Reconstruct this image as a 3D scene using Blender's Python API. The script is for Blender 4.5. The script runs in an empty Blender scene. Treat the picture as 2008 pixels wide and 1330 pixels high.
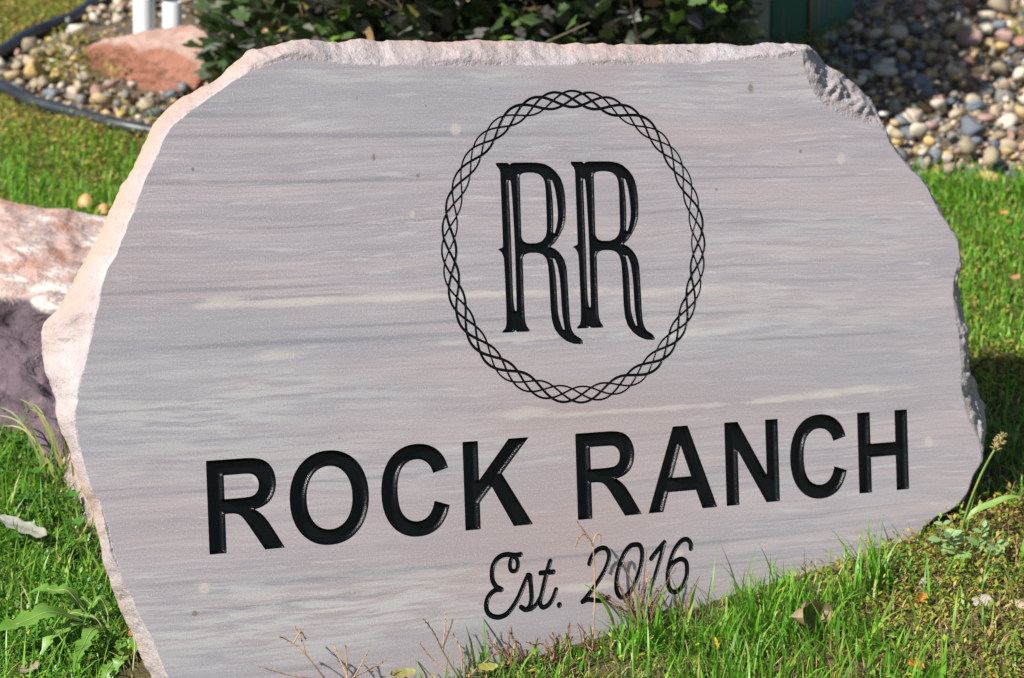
import bpy, bmesh, math, random
import numpy as np
from mathutils import Vector, Matrix, Euler, noise
from mathutils.geometry import delaunay_2d_cdt
R = math.radians
random.seed(7); rng = np.random.default_rng(7)
sc = bpy.context.scene
col = sc.collection

# ------------------------------------------------------------ camera, sky, sun, exposure
SLOPE = R(10); TS = math.tan(SLOPE)
CAMZ = 1.37 / math.cos(SLOPE)
PITCH = R(14)
LENS = 82.5; FPX = 2008 * LENS / 36; CX, CY = 1004, 665
cam_d = bpy.data.cameras.new('camera'); cam = bpy.data.objects.new('camera', cam_d); col.objects.link(cam)
cam.location = (0, 0, CAMZ); cam.rotation_euler = (R(90) - PITCH, 0, 0)
cam_d.lens = LENS; cam_d.sensor_width = 36; cam_d.clip_end = 800; cam_d.clip_start = .05
cam_d.dof.use_dof = True; cam_d.dof.focus_distance = 2.50; cam_d.dof.aperture_fstop = 8.5
sc.camera = cam
SUN = Vector((-.575, -.525, .655)).normalized()
w = bpy.data.worlds.new('World'); sc.world = w; w.use_nodes = True
wn = w.node_tree.nodes; wl = w.node_tree.links
sky = wn.new('ShaderNodeTexSky'); sky.sky_type = 'NISHITA'; sky.sun_disc = False
sky.sun_elevation = math.asin(SUN.z); sky.sun_rotation = math.atan2(SUN.x, SUN.y)
sky.air_density = 1; sky.dust_density = .8; sky.ozone_density = 1
wl.new(sky.outputs[0], wn['Background'].inputs[0]); wn['Background'].inputs[1].default_value = .062
sd = bpy.data.lights.new('sun', 'SUN'); so = bpy.data.objects.new('sun', sd); col.objects.link(so)
sd.energy = 5.0; sd.angle = R(.53); sd.color = (1, .955, .89)
so.rotation_euler = SUN.to_track_quat('Z', 'Y').to_euler(); so.location = SUN * 20
sc.view_settings.view_transform = 'Standard'; sc.view_settings.look = 'None'
sc.view_settings.exposure = .86; sc.view_settings.gamma = 1; sc.view_settings.use_curve_mapping = False
sc.render.engine = 'CYCLES'; sc.cycles.use_denoising = True
sc.cycles.max_bounces = 6; sc.cycles.transparent_max_bounces = 6
sc.cycles.sample_clamp_indirect = 6

# ------------------------------------------------------------ geometry of the view (measured on the photo)
AX_R = Vector((1, 0, 0)); AX_U = Vector((0, math.sin(PITCH), math.cos(PITCH))); AX_F = Vector((0, math.cos(PITCH), -math.sin(PITCH)))
CAM = Vector((0, 0, CAMZ))
def ray(px, py): return AX_R * ((px - CX) / FPX) + AX_U * (-(py - CY) / FPX) + AX_F
def G0(x, y):
    # an even slope rising away from the viewer, levelling out far off
    if y > 14: return TS * (14 + 10 * (1 - math.exp(-(y - 14) / 10)))
    if y < -4: return TS * (-4 - 10 * (1 - math.exp((y + 4) / 10)))
    return TS * y
def P(px, py, h=0.0):
    d = ray(px, py)
    t = (h - CAM.z) / (d.z - TS * d.y)
    return CAM + d * t
def proj(p):
    q = Vector(p) - CAM; z = q.dot(AX_F)
    return CX + FPX * q.dot(AX_R) / z, CY - FPX * q.dot(AX_U) / z
def proj_np(x, y, z):
    qz = z - CAMZ
    f = y * AX_F.y + qz * AX_F.z; u = y * AX_U.y + qz * AX_U.z
    f = np.where(f < .05, .05, f)
    return CX + FPX * x / f, CY - FPX * u / f
def Gn(x, y):  # ground with unevenness
    return G0(x, y) + .008 * noise.noise(Vector((x * 4, y * 4, 0))) + .003 * noise.noise(Vector((x * 17, y * 17, 3)))
# plane of the engraved face
def cam2w(v): return AX_R * v[0] + AX_U * v[1] + AX_F * v[2]
hc = Vector((8716, 439, 4602)).normalized()
vc = Vector((-.033, 1, -.033)); vc = (vc - hc * vc.dot(hc)).normalized()
HV = cam2w(hc); VV = cam2w(vc); NV = HV.cross(VV).normalized()
if NV.dot(AX_F) > 0: NV = -NV
P0 = CAM + ray(1000, 665) * 2.565
STONE_LOC = Vector((0, 0, 0))
def on_face(px, py, back=0.0):
    d = ray(px, py); o = P0 - NV * back
    return CAM + d * ((o - CAM).dot(NV) / d.dot(NV))
def uv(px, py, back=0.0):
    q = on_face(px, py, back) - P0
    return (q.dot(HV), q.dot(VV))
def W(u, v, back=0.0): return P0 + HV * u + VV * v - NV * back

STONE_LOC = W(*uv(1000, 1290), .06)
# ------------------------------------------------------------ helpers
def link(o, parent=None):
    col.objects.link(o)
    if parent is not None: o.parent = parent
    return o
def tag(o, label=None, cat=None, group=None, kind=None):
    if label: o['label'] = label
    if cat: o['category'] = cat
    if group: o['group'] = group
    if kind: o['kind'] = kind
    return o
def empty(name, loc=(0, 0, 0), rz=0):
    o = bpy.data.objects.new(name, None); o.empty_display_size = .05
    o.location = loc; o.rotation_euler = (0, 0, rz); col.objects.link(o); return o
def mesh_obj(name, verts, faces, mat, parent=None, smooth=True):
    me = bpy.data.meshes.new(name)
    me.from_pydata([tuple(v) for v in verts], [], faces)
    me.materials.append(mat)
    if smooth: me.polygons.foreach_set('use_smooth', [True] * len(me.polygons))
    me.update()
    return link(bpy.data.objects.new(name, me), parent)
def np_mesh(name, V, F, mat, parent=None, smooth=True, attrs=None):
    """V (n,3), F (m,3) or (m,4) int array"""
    me = bpy.data.meshes.new(name); k = F.shape[1]
    me.vertices.add(len(V)); me.vertices.foreach_set('co', np.ascontiguousarray(V, dtype=np.float32).ravel())
    me.loops.add(F.size); me.loops.foreach_set('vertex_index', np.ascontiguousarray(F, dtype=np.int32).ravel())
    me.polygons.add(len(F)); me.polygons.foreach_set('loop_start', np.arange(0, F.size, k, dtype=np.int32))
    me.polygons.foreach_set('use_smooth', np.full(len(F), smooth))
    me.materials.append(mat)
    for nm, arr in (attrs or {}).items():
        a = me.attributes.new(nm, 'FLOAT', 'POINT'); a.data.foreach_set('value', np.asarray(arr, dtype=np.float32))
    me.update(calc_edges=True); me.validate()
    return link(bpy.data.objects.new(name, me), parent)
def fbm(p, s, octv=4):
    return noise.fractal(Vector(p) * s, 1.0, 2.0, octv)

class NT:
    def __init__(s, name):
        s.m = bpy.data.materials.new(name); s.m.use_nodes = True
        s.t = s.m.node_tree; s.b = s.t.nodes['Principled BSDF']
    def n(s, typ, **kw):
        o = s.t.nodes.new(typ)
        for k, v in kw.items():
            if k.startswith('i_'):
                o.inputs[k[2:].replace('_', ' ')].default_value = v
            else: setattr(o, k, v)
        return o
    def l(s, a, b): s.t.links.new(a, b)
    def noise(s, scale, detail=4, rough=.55, vec=None, dist=0, mscale=None):
        o = s.n('ShaderNodeTexNoise'); o.inputs['Scale'].default_value = scale; o.inputs['Detail'].default_value = detail
        o.inputs['Roughness'].default_value = rough; o.inputs['Distortion'].default_value = dist
        if vec is not None:
            if mscale is not None:
                mp = s.n('ShaderNodeMapping'); mp.inputs['Scale'].default_value = mscale; s.l(vec, mp.inputs[0]); vec = mp.outputs[0]
            s.l(vec, o.inputs['Vector'])
        return o.outputs['Fac']
    def ramp(s, fac, stops, interp='LINEAR'):
        o = s.n('ShaderNodeValToRGB'); cr = o.color_ramp; cr.interpolation = interp
        while len(cr.elements) > 1: cr.elements.remove(cr.elements[-1])
        for i, (p, c) in enumerate(stops):
            e = cr.elements[0] if i == 0 else cr.elements.new(p)
            e.position = p; e.color = (c[0], c[1], c[2], 1) if not isinstance(c, (int, float)) else (c, c, c, 1)
        s.l(fac, o.inputs[0]); return o.outputs[0]
    def mix(s, fac, a, b, mode='MIX'):
        o = s.n('ShaderNodeMix', data_type='RGBA', blend_type=mode)
        for sock, v in ((o.inputs[0], fac), (o.inputs[6], a), (o.inputs[7], b)):
            if isinstance(v, (int, float)): sock.default_value = v
            elif isinstance(v, (tuple, list)): sock.default_value = (*v[:3], 1)
            else: s.l(v, sock)
        return o.outputs[2]
    def math(s, op, a, b=0.0, c=0.0):
        o = s.n('ShaderNodeMath', operation=op)
        for i, v in enumerate((a, b, c)):
            if isinstance(v, (int, float)): o.inputs[i].default_value = v
            else: s.l(v, o.inputs[i])
        return o.outputs[0]
    def bump(s, h, strength=.5, dist=.01, prev=None):
        o = s.n('ShaderNodeBump'); o.inputs['Strength'].default_value = strength; o.inputs['Distance'].default_value = dist
        s.l(h, o.inputs['Height'])
        if prev is not None: s.l(prev, o.inputs['Normal'])
        return o.outputs[0]
    def attr(s, name):
        return s.n('ShaderNodeAttribute', attribute_name=name)
    def out(s, color=None, rough=None, normal=None, spec=None):
        if color is not None:
            if isinstance(color, tuple): s.b.inputs['Base Color'].default_value = (*color, 1)
            else: s.l(color, s.b.inputs['Base Color'])
        if rough is not None:
            if isinstance(rough, (int, float)): s.b.inputs['Roughness'].default_value = rough
            else: s.l(rough, s.b.inputs['Roughness'])
        if normal is not None: s.l(normal, s.b.inputs['Normal'])
        if spec is not None: s.b.inputs['Specular IOR Level'].default_value = spec
        return s.m

# ------------------------------------------------------------ materials
def mat_stone_face():
    s = NT('sawn_sandstone')
    uvn = s.n('ShaderNodeUVMap', uv_map='face').outputs[0]
    # warp the strata a little
    wv = s.noise(1.6, 4, .5, uvn)
    sx = s.n('ShaderNodeSeparateXYZ'); s.l(uvn, sx.inputs[0])
    y2 = s.math('ADD', sx.outputs[1], s.math('MULTIPLY', s.math('SUBTRACT', wv, .5), .05))
    cb = s.n('ShaderNodeCombineXYZ'); s.l(sx.outputs[0], cb.inputs[0]); s.l(y2, cb.inputs[1]); v = cb.outputs[0]
    broad = s.noise(1, 3, .5, v, 0, (1.1, 13, 1))
    c = s.ramp(broad, [(.3, (.42, .36, .365)), (.42, (.45, .39, .395)), (.5, (.385, .355, .375)), (.6, (.44, .375, .375)), (.7, (.475, .415, .415))])
    b2 = s.noise(1, 5, .6, v, 0, (2.4, 48, 1))           # darker beds
    c = s.mix(s.ramp(b2, [(.47, 0), (.64, .6)]), c, (.325, .305, .335))
    b3 = s.noise(1, 4, .6, v, .1, (1.6, 120, 7))         # hairline beds
    c = s.mix(s.ramp(b3, [(.58, 0), (.66, .7)]), c, (.255, .245, .275))
    st = s.noise(1, 3, .7, v, 0, (9, 330, 1))            # saw marks
    c = s.mix(s.ramp(st, [(.38, .42), (.52, 0)]), c, (.31, .285, .30))
    c = s.mix(s.ramp(st, [(.52, 0), (.66, .38)]), c, (.54, .495, .50))
    ds = s.noise(1, 5, .7, v, .15, (10, 105, 4))         # short pale dashes
    c = s.mix(s.ramp(ds, [(.59, 0), (.64, .5)]), c, (.57, .55, .55))
    pl = s.noise(1, 6, .70, v, .12, (5, 70, 1))          # pale lenses
    c = s.mix(s.ramp(pl, [(.61, 0), (.665, .30)]), c, (.52, .52, .51))
    pg = s.noise(1, 5, .65, v, .2, (6, 120, 2))
    c = s.mix(s.ramp(pg, [(.64, 0), (.69, .7)]), c, (.62, .55, .49))
    br = s.noise(1, 2, .5, v, 0, (1.7, 5, 5))
    c = s.mix(s.ramp(br, [(.52, 0), (.72, .45)]), c, (.42, .325, .315))
    # placed marks: bands and stains seen on the stone
    def spot(px, py, rx, ry, colr, a=.8, soft=.25, wob=0):
        nonlocal c
        u0, v0 = uv(px, py)
        dx = s.math('DIVIDE', s.math('SUBTRACT', sx.outputs[0], u0), rx)
        src = y2 if False else sx.outputs[1]
        dy = s.math('DIVIDE', s.math('SUBTRACT', src, v0), ry)
        r = s.math('SQRT', s.math('ADD', s.math('MULTIPLY', dx, dx), s.math('MULTIPLY', dy, dy)))
        if wob == 'p': pass
        elif wob: r = s.math('ADD', r, s.math('MULTIPLY', s.math('SUBTRACT', WN, .5), wob))
        m = s.n('ShaderNodeMapRange', interpolation_type='SMOOTHSTEP')
        s.l(r, m.inputs[0]); m.inputs[1].default_value = 1 - soft; m.inputs[2].default_value = 1 + soft
        m.inputs[3].default_value = a; m.inputs[4].default_value = 0
        mo = m.outputs[0]
        if wob == 'p': mo = s.math('MULTIPLY', mo, LENSM)
        c = s.mix(mo, c, colr)
    WN = s.noise(1, 5, .65, v, .2, (22, 70, 1))
    LENSM = s.ramp(s.noise(1, 6, .66, v, .5, (11, 130, 1)), [(.46, 0), (.55, 1)])
    LINEM = s.ramp(s.noise(1, 5, .66, v, .1, (14, 240, 1)), [(.42, 0), (.58, 1)])
    for q in [(930, 1160, .22, .10), (1150, 1040, .16, .07), (1250, 800, .2, .03)]: spot(*q, (.385, .30, .285), .45, .8)
    for q in [(420, 800, .24, .055), (1500, 700, .25, .04), (620, 150, .2, .03), (760, 230, .22, .03), (1000, 1230, .3, .02), (500, 640, .3, .02)]: spot(*q, (.32, .325, .35), .4, .8)
    for q in [(420, 568, .16, .0022), (640, 668, .2, .003), (1000, 662, .15, .002), (900, 630, .2, .002), (330, 225, .12, .003), (700, 265, .25, .003), (1350, 615, .12, .003), (720, 1125, .12, .004), (1250, 1078, .22, .002), (640, 355, .2, .002), (560, 1185, .1, .004), (1600, 660, .1, .002), (560, 950, .2, .002)]: spot(*q, (.20, .205, .235), .55, .6, 1.2)
    pale = (.54, .535, .505)
    for q in [(640, 150, .035, .0065), (745, 155, .055, .010), (960, 150, .03, .010), (1000, 155, .05, .008), (1250, 152, .03, .02), (1420, 147, .03, .010), (1560, 130, .03, .028), (1575, 187, .05, .010),
              (560, 790, .22, .022), (350, 760, .16, .03), (330, 860, .12, .03), (600, 1200, .24, .04), (780, 1190, .12, .036), (420, 1215, .15, .03), (610, 222, .05, .018), (1600, 470, .16, .03), (1480, 620, .2, .03), (700, 900, .2, .03), (1390, 190, .10, .020), (500, 1290, .1, .012), (1150, 230, .07, .008)]:
        spot(*q, pale, .36, .6, 'p')
    for q in [(447, 590, .022, .004), (600, 593, .11, .0035), (760, 583, .16, .0035), (960, 578, .14, .003), (1330, 570, .11, .004), (1000, 665, .1, .003), (1330, 655, .06, .004), (540, 697, .022, .004), (1680, 765, .055, .0035), (1560, 780, .05, .003), (1270, 803, .13, .0025), (1020, 812, .04, .005), (1150, 1150, .05, .004)]:
        spot(*q, (.58, .53, .47), .6, .6, 3.4)
    for q in [(400, 1155, .0055, .0055), (893, 254, .0062, .0062), (1649, 312, .0062, .0062), (503, 938, .0055, .0055), (1821, 866, .005, .006), (1330, 1088, .006, .005), (808, 420, .0035, .0035)]:
        spot(*q, (.60, .53, .45), .6, .3, .7)
    for q in [(733, 309, .002, .004), (1472, 172, .0035, .005), (1350, 105, .004, .005), (1570, 297, .002, .002), (382, 1203, .0025, .0025), (820, 345, .002, .002), (700, 192, .001, .0015), (835, 208, .001, .0015),
              (378, 332, .0016, .002), (962, 175, .001, .001), (1405, 372, .002, .0015), (1695, 1103, .003, .003), (560, 1000, .001, .001), (665, 860, .0012, .0012)]:
        spot(*q, (.20, .14, .09), .8, .45, 1.6)
    gr = s.noise(620, 2, .7, uvn)
    c = s.mix(s.ramp(gr, [(.3, .40), (.47, 0)]), c, (.24, .225, .245))
    c = s.mix(s.ramp(gr, [(.54, 0), (.72, .5)]), c, (.68, .65, .65))
    c = s.mix(1.0, c, (.985, .98, 1.01), 'MULTIPLY')
    h = s.math('ADD', s.math('MULTIPLY', st, .5), gr)
    return s.out(c, .78, s.bump(h, .14, .0005), .3)

def mat_stone_rough():
    s = NT('split_sandstone')
    tc = s.n('ShaderNodeTexCoord').outputs['Object']
    n1 = s.noise(14, 5, .6, tc); n2 = s.noise(60, 5, .65, tc); n3 = s.noise(5, 3, .5, tc); n4 = s.noise(420, 3, .6, tc)
    c = s.ramp(n1, [(.3, (.27, .23, .235)), (.5, (.33, .29, .292)), (.68, (.385, .35, .352))])
    c = s.mix(s.ramp(n3, [(.5, 0), (.66, .6)]), c, (.36, .26, .22))
    c = s.mix(s.ramp(n2, [(.56, 0), (.72, .5)]), c, (.31, .265, .28))
    a = s.attr('edge').outputs['Fac']          # iron-stained outer rim
    c = s.mix(s.math('MULTIPLY', s.ramp(a, [(.45, 0), (1, 1)]), s.ramp(n3, [(.38, .0), (.6, .8)])), c, (.40, .25, .17))
    g = s.attr('grey').outputs['Fac']
    c = s.mix(s.math('MULTIPLY', g, .85), c, s.ramp(n2, [(.3, (.31, .27, .28)), (.7, (.43, .385, .39))]))
    for (px_, py_, bk_, rad_, colr_) in ((145, 791, .02, .0062, (.34, .20, .10)), (1350, 106, .016, .0042, (.15, .10, .085)), (1420, 105, .016, .012, (.40, .40, .385))):
        ctr = on_face(px_, py_, bk_) - STONE_LOC
        vm = s.n('ShaderNodeVectorMath', operation='DISTANCE'); s.l(tc, vm.inputs[0]); vm.inputs[1].default_value = tuple(ctr)
        dd_ = s.math('ADD', vm.outputs['Value'], s.math('MULTIPLY', s.math('SUBTRACT', n2, .5), .006))
        mr = s.n('ShaderNodeMapRange', interpolation_type='SMOOTHSTEP'); s.l(dd_, mr.inputs[0]); mr.inputs[1].default_value = rad_*.9; mr.inputs[2].default_value = rad_*1.15; mr.inputs[3].default_value = .85; mr.inputs[4].default_value = 0
        c = s.mix(mr.outputs[0], c, colr_)
    vz = s.n('ShaderNodeTexVoronoi'); vz.inputs['Scale'].default_value = 70; s.l(tc, vz.inputs[0])
    nb = s.bump(n2, .55, .006); nb = s.bump(n4, .45, .001, nb)
    nb = s.bump(s.noise(160, 4, .7, tc), .6, .0025, nb)
    c = s.mix(s.ramp(s.noise(330, 4, .7, tc), [(.36, .55), (.5, 0)]), c, (.24, .20, .20))
    c = s.mix(s.ramp(a, [(0, .75), (.22, 0)]), c, (.385, .35, .36))
    return s.out(c, .8, nb, .3)

def mat_paint():
    s = NT('black_letter_paint')
    tc = s.n('ShaderNodeTexCoord').outputs['Object']
    n = s.noise(700, 3, .6, tc); n2 = s.noise(35, 4, .6, tc)
    c = s.ramp(n2, [(.35, (.0015, .002, .0028)), (.7, (.004, .005, .006))])
    dust = s.noise(240, 5, .7, tc)
    c = s.mix(s.ramp(dust, [(.74, 0), (.78, .35)]), c, (.12, .10, .08))
    return s.out(c, s.ramp(n2, [(.3, .20), (.7, .34)]), s.bump(n, .5, .0010), .26)

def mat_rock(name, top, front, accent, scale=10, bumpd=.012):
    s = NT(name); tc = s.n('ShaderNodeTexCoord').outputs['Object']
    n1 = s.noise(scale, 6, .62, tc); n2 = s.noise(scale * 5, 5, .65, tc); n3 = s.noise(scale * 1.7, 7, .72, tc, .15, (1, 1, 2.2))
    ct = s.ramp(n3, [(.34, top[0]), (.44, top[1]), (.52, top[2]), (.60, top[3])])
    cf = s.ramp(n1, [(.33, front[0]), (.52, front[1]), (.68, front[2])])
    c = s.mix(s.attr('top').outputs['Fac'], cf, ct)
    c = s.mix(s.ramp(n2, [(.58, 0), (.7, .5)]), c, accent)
    vo = s.n('ShaderNodeTexVoronoi', feature='DISTANCE_TO_EDGE'); vo.inputs['Scale'].default_value = scale*1.6; vo.inputs['Randomness'].default_value = 1
    wp = s.n('ShaderNodeMapping'); wp.inputs['Scale'].default_value = (1, 1, 2.6); wp.inputs['Rotation'].default_value = (.3, .5, 0)
    wn_ = s.n('ShaderNodeTexNoise'); wn_.inputs['Scale'].default_value = scale*1.5; wn_.inputs['Detail'].default_value = 4; s.l(tc, wn_.inputs[0])
    s.l(s.mix(.12, tc, wn_.outputs['Color']), wp.inputs[0]); s.l(wp.outputs[0], vo.inputs['Vector'])
    crack = s.ramp(vo.outputs['Distance'], [(0, 0), (.09, 1)])
    crack = s.math('MAXIMUM', crack, s.attr('top').outputs['Fac']); nb = s.bump(crack, .35, bumpd*.6); nb = s.bump(s.noise(scale * 2.2, 7, .72, tc), .9, bumpd * 1.1, nb); nb = s.bump(n2, .6, bumpd * .5, nb); nb = s.bump(s.noise(scale * 22, 4, .65, tc), .5, bumpd * .15, nb)
    return s.out(c, .85, nb, .25)

def mat_leafy(name, stops, rough=.5, trans=.35, bumpy=0, spec=.4):
    """foliage with a colour read from the per-blade random value"""
    s = NT(name)
    a = s.attr('rnd').outputs['Fac']
    c = s.ramp(a, stops)
    n = s.noise(90, 3, .6, s.n('ShaderNodeTexCoord').outputs['Object'])
    hsv = s.n('ShaderNodeHueSaturation'); s.l(c, hsv.inputs['Color']); s.l(s.ramp(n, [(.3, .75), (.7, 1.25)]), hsv.inputs['Value'])
    c = hsv.outputs[0]
    s.out(c, rough, None, spec)
    tr = s.n('ShaderNodeBsdfTranslucent'); s.l(c, tr.inputs[0])
    mx = s.n('ShaderNodeMixShader'); mx.inputs[0].default_value = trans
    s.l(s.b.outputs[0], mx.inputs[1]); s.l(tr.outputs[0], mx.inputs[2])
    s.l(mx.outputs[0], s.t.nodes['Material Output'].inputs[0])
    return s.m
def mat_plain(name, c1, c2, rough=.6, scale=30, trans=0, bd=.001, rnd=False, spec=.4):
    s = NT(name); tc = s.n('ShaderNodeTexCoord').outputs['Object']
    n = s.noise(scale, 5, .62, tc)
    c = s.ramp(n, [(.32, c1), (.68, c2)])
    if rnd:
        hsv = s.n('ShaderNodeHueSaturation'); s.l(c, hsv.inputs['Color'])
        s.l(s.ramp(s.n('ShaderNodeObjectInfo').outputs['Random'], [(0, .6), (1, 1.4)]), hsv.inputs['Value']); c = hsv.outputs[0]
    s.out(c, rough, s.bump(n, .4, bd), spec)
    if trans:
        tr = s.n('ShaderNodeBsdfTranslucent'); s.l(c, tr.inputs[0])
        mx = s.n('ShaderNodeMixShader'); mx.inputs[0].default_value = trans
        s.l(s.b.outputs[0], mx.inputs[1]); s.l(tr.outputs[0], mx.inputs[2])
        s.l(mx.outputs[0], s.t.nodes['Material Output'].inputs[0])
    return s.m
PEB = [(0, (.40, .33, .22)), (.1, (.50, .38, .19)), (.17, (.22, .22, .21)), (.28, (.56, .48, .36)), (.37, (.38, .21, .16)), (.44, (.14, .17, .21)), (.52, (.60, .55, .45)), (.59, (.44, .29, .26)), (.64, (.20, .24, .28)),
       (.68, (.34, .28, .19)), (.77, (.25, .26, .23)), (.83, (.60, .42, .16)), (.91, (.48, .39, .27)), (.97, (.72, .68, .58))]
def mat_pebble(name, from_object):
    s = NT(name); tc = s.n('ShaderNodeTexCoord').outputs['Object']
    f = s.n('ShaderNodeObjectInfo').outputs['Random'] if from_object else s.attr('rnd').outputs['Fac']
    c = s.ramp(f, PEB, 'CONSTANT')
    n = s.noise(38, 4, .6, tc, .8); n2 = s.noise(160, 4, .7, tc)
    hsv = s.n('ShaderNodeHueSaturation'); s.l(c, hsv.inputs['Color']); s.l(s.ramp(n, [(.3, .68), (.7, 1.2)]), hsv.inputs['Value'])
    hsv.inputs['Saturation'].default_value = .95
    dk = s.mix(1.0, hsv.outputs[0], (.74, .72, .70), 'MULTIPLY')
    return s.out(dk, .6, s.bump(n2, .4, .002), .35)

M_FACE = mat_stone_face(); M_ROUGH = mat_stone_rough(); M_PAINT = mat_paint()
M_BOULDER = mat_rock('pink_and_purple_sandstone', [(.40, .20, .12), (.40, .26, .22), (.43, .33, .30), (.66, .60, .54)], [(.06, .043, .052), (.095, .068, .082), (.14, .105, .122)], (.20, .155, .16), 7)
M_REDROCK = mat_rock('red_sandstone', [(.27, .15, .12), (.32, .19, .15), (.35, .24, .205), (.37, .28, .24)], [(.21, .085, .055), (.27, .12, .08), (.30, .15, .105)], (.25, .14, .11), 9)
M_GRASS = mat_leafy('grass_green', [(0, (.05, .14, .010)), (.3, (.08, .24, .014)), (.62, (.14, .36, .022)), (.82, (.21, .43, .04)), (.9, (.36, .37, .09)), (1, (.46, .33, .14))], .42, .48)
M_LAWN = mat_leafy('lawn_green', [(0, (.06, .16, .010)), (.35, (.09, .26, .014)), (.7, (.15, .38, .025)), (.88, (.26, .38, .05)), (1, (.38, .29, .09))], .48, .42)
M_COVER = mat_leafy('yellowing_ground_cover', [(0, (.09, .18, .016)), (.3, (.18, .28, .022)), (.55, (.32, .33, .04)), (.78, (.42, .33, .08)), (.92, (.38, .21, .06)), (1, (.48, .21, .06))], .55, .38)
M_WEED = mat_leafy('small_leaved_weed', [(0, (.03, .10, .012)), (.35, (.065, .19, .02)), (.7, (.12, .30, .028)), (.9, (.22, .38, .05)), (1, (.38, .34, .12))], .4, .38)
M_THATCH = mat_leafy('dead_thatch', [(0, (.16, .10, .05)), (.5, (.28, .20, .10)), (1, (.42, .32, .18))], .7, .2)
M_DRY = mat_plain('dry_grass_stalk', (.24, .12, .07), (.50, .33, .17), .7, 60, .15)
M_DRYD = mat_plain('dark_dry_stalk', (.07, .035, .022), (.22, .11, .06), .7, 60, .1)
M_EDGING = mat_plain('black_plastic_edging', (.010, .013, .018), (.026, .032, .042), .38, 12, spec=.6)
M_PVC = mat_plain('white_pvc', (.46, .51, .54), (.58, .62, .64), .35, 3)
M_BARK = mat_plain('twig_bark', (.07, .05, .035), (.20, .15, .10), .8, 40)
M_SHRUB = mat_leafy('shrub_leaf', [(0, (.030, .055, .018)), (.35, (.055, .095, .030)), (.6, (.10, .12, .07)), (.8, (.17, .19, .13)), (.92, (.11, .22, .03)), (1, (.36, .20, .09))], .42, .25, spec=.5)
M_SHRUBS = [mat_plain('shrub_leaf_' + n, a, b, .42, 50, .25, spec=.5) for n, a, b in (
    ('dark', (.025, .05, .018), (.05, .09, .03)), ('mid', (.05, .10, .025), (.09, .15, .045)), ('grey', (.10, .115, .085), (.19, .20, .16)), ('dusky', (.09, .085, .085), (.15, .14, .135)), ('bright', (.10, .22, .02), (.19, .33, .05)), ('tan', (.30, .17, .07), (.42, .27, .12)))]
M_PEB = mat_pebble('river_rock', True); M_PEBS = mat_pebble('river_rock_fill', False)

def mat_ground():
    s = NT('soil'); tc = s.n('ShaderNodeTexCoord').outputs['Object']
    n = s.noise(6, 6, .65, tc); n2 = s.noise(60, 6, .7, tc); n3 = s.noise(1.2, 3, .5, tc)
    c = s.ramp(n2, [(.3, (.035, .026, .017)), (.5, (.085, .062, .036)), (.7, (.17, .125, .07))])
    c = s.mix(s.ramp(n, [(.45, 0), (.65, .55)]), c, (.07, .085, .02))
    c = s.mix(s.ramp(n3, [(.4, 0), (.7, .35)]), c, (.16, .14, .05))
    return s.out(c, .95, s.bump(n2, .9, .012), .1)
M_SOIL = mat_ground()
M_BEDSOIL = mat_plain('bed_soil', (.05, .038, .028), (.15, .11, .07), .95, 80, 0, .01, spec=.1)

# ------------------------------------------------------------ ground
bm = bmesh.new()
def axis_vals(fine_lo, fine_hi, step, far):
    a = list(np.arange(fine_lo, fine_hi + 1e-6, step)); g = step
    lo, hi = a[0], a[-1]
    while hi < far: g *= 1.35; hi += g; a.append(hi)
    g = step
    while lo > -far: g *= 1.35; lo -= g; a.insert(0, lo)
    return a
xs = axis_vals(-1.6, 1.8, .02, 250); ys = axis_vals(1.2, 6.2, .02, 250)
V = []; 
for y in ys:
    for x in xs:
        fine = -2 < x < 2.2 and .8 < y < 6.6
        V.append((x, y, Gn(x, y) if fine else G0(x, y)))
nx = len(xs); ii = np.arange(len(ys) - 1)[:, None] * nx + np.arange(nx - 1)[None, :]
F = np.stack([ii, ii + 1, ii + 1 + nx, ii + nx], -1).reshape(-1, 4)
ground = np_mesh('ground', np.array(V), F, M_SOIL); tag(ground, kind='structure')

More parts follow.
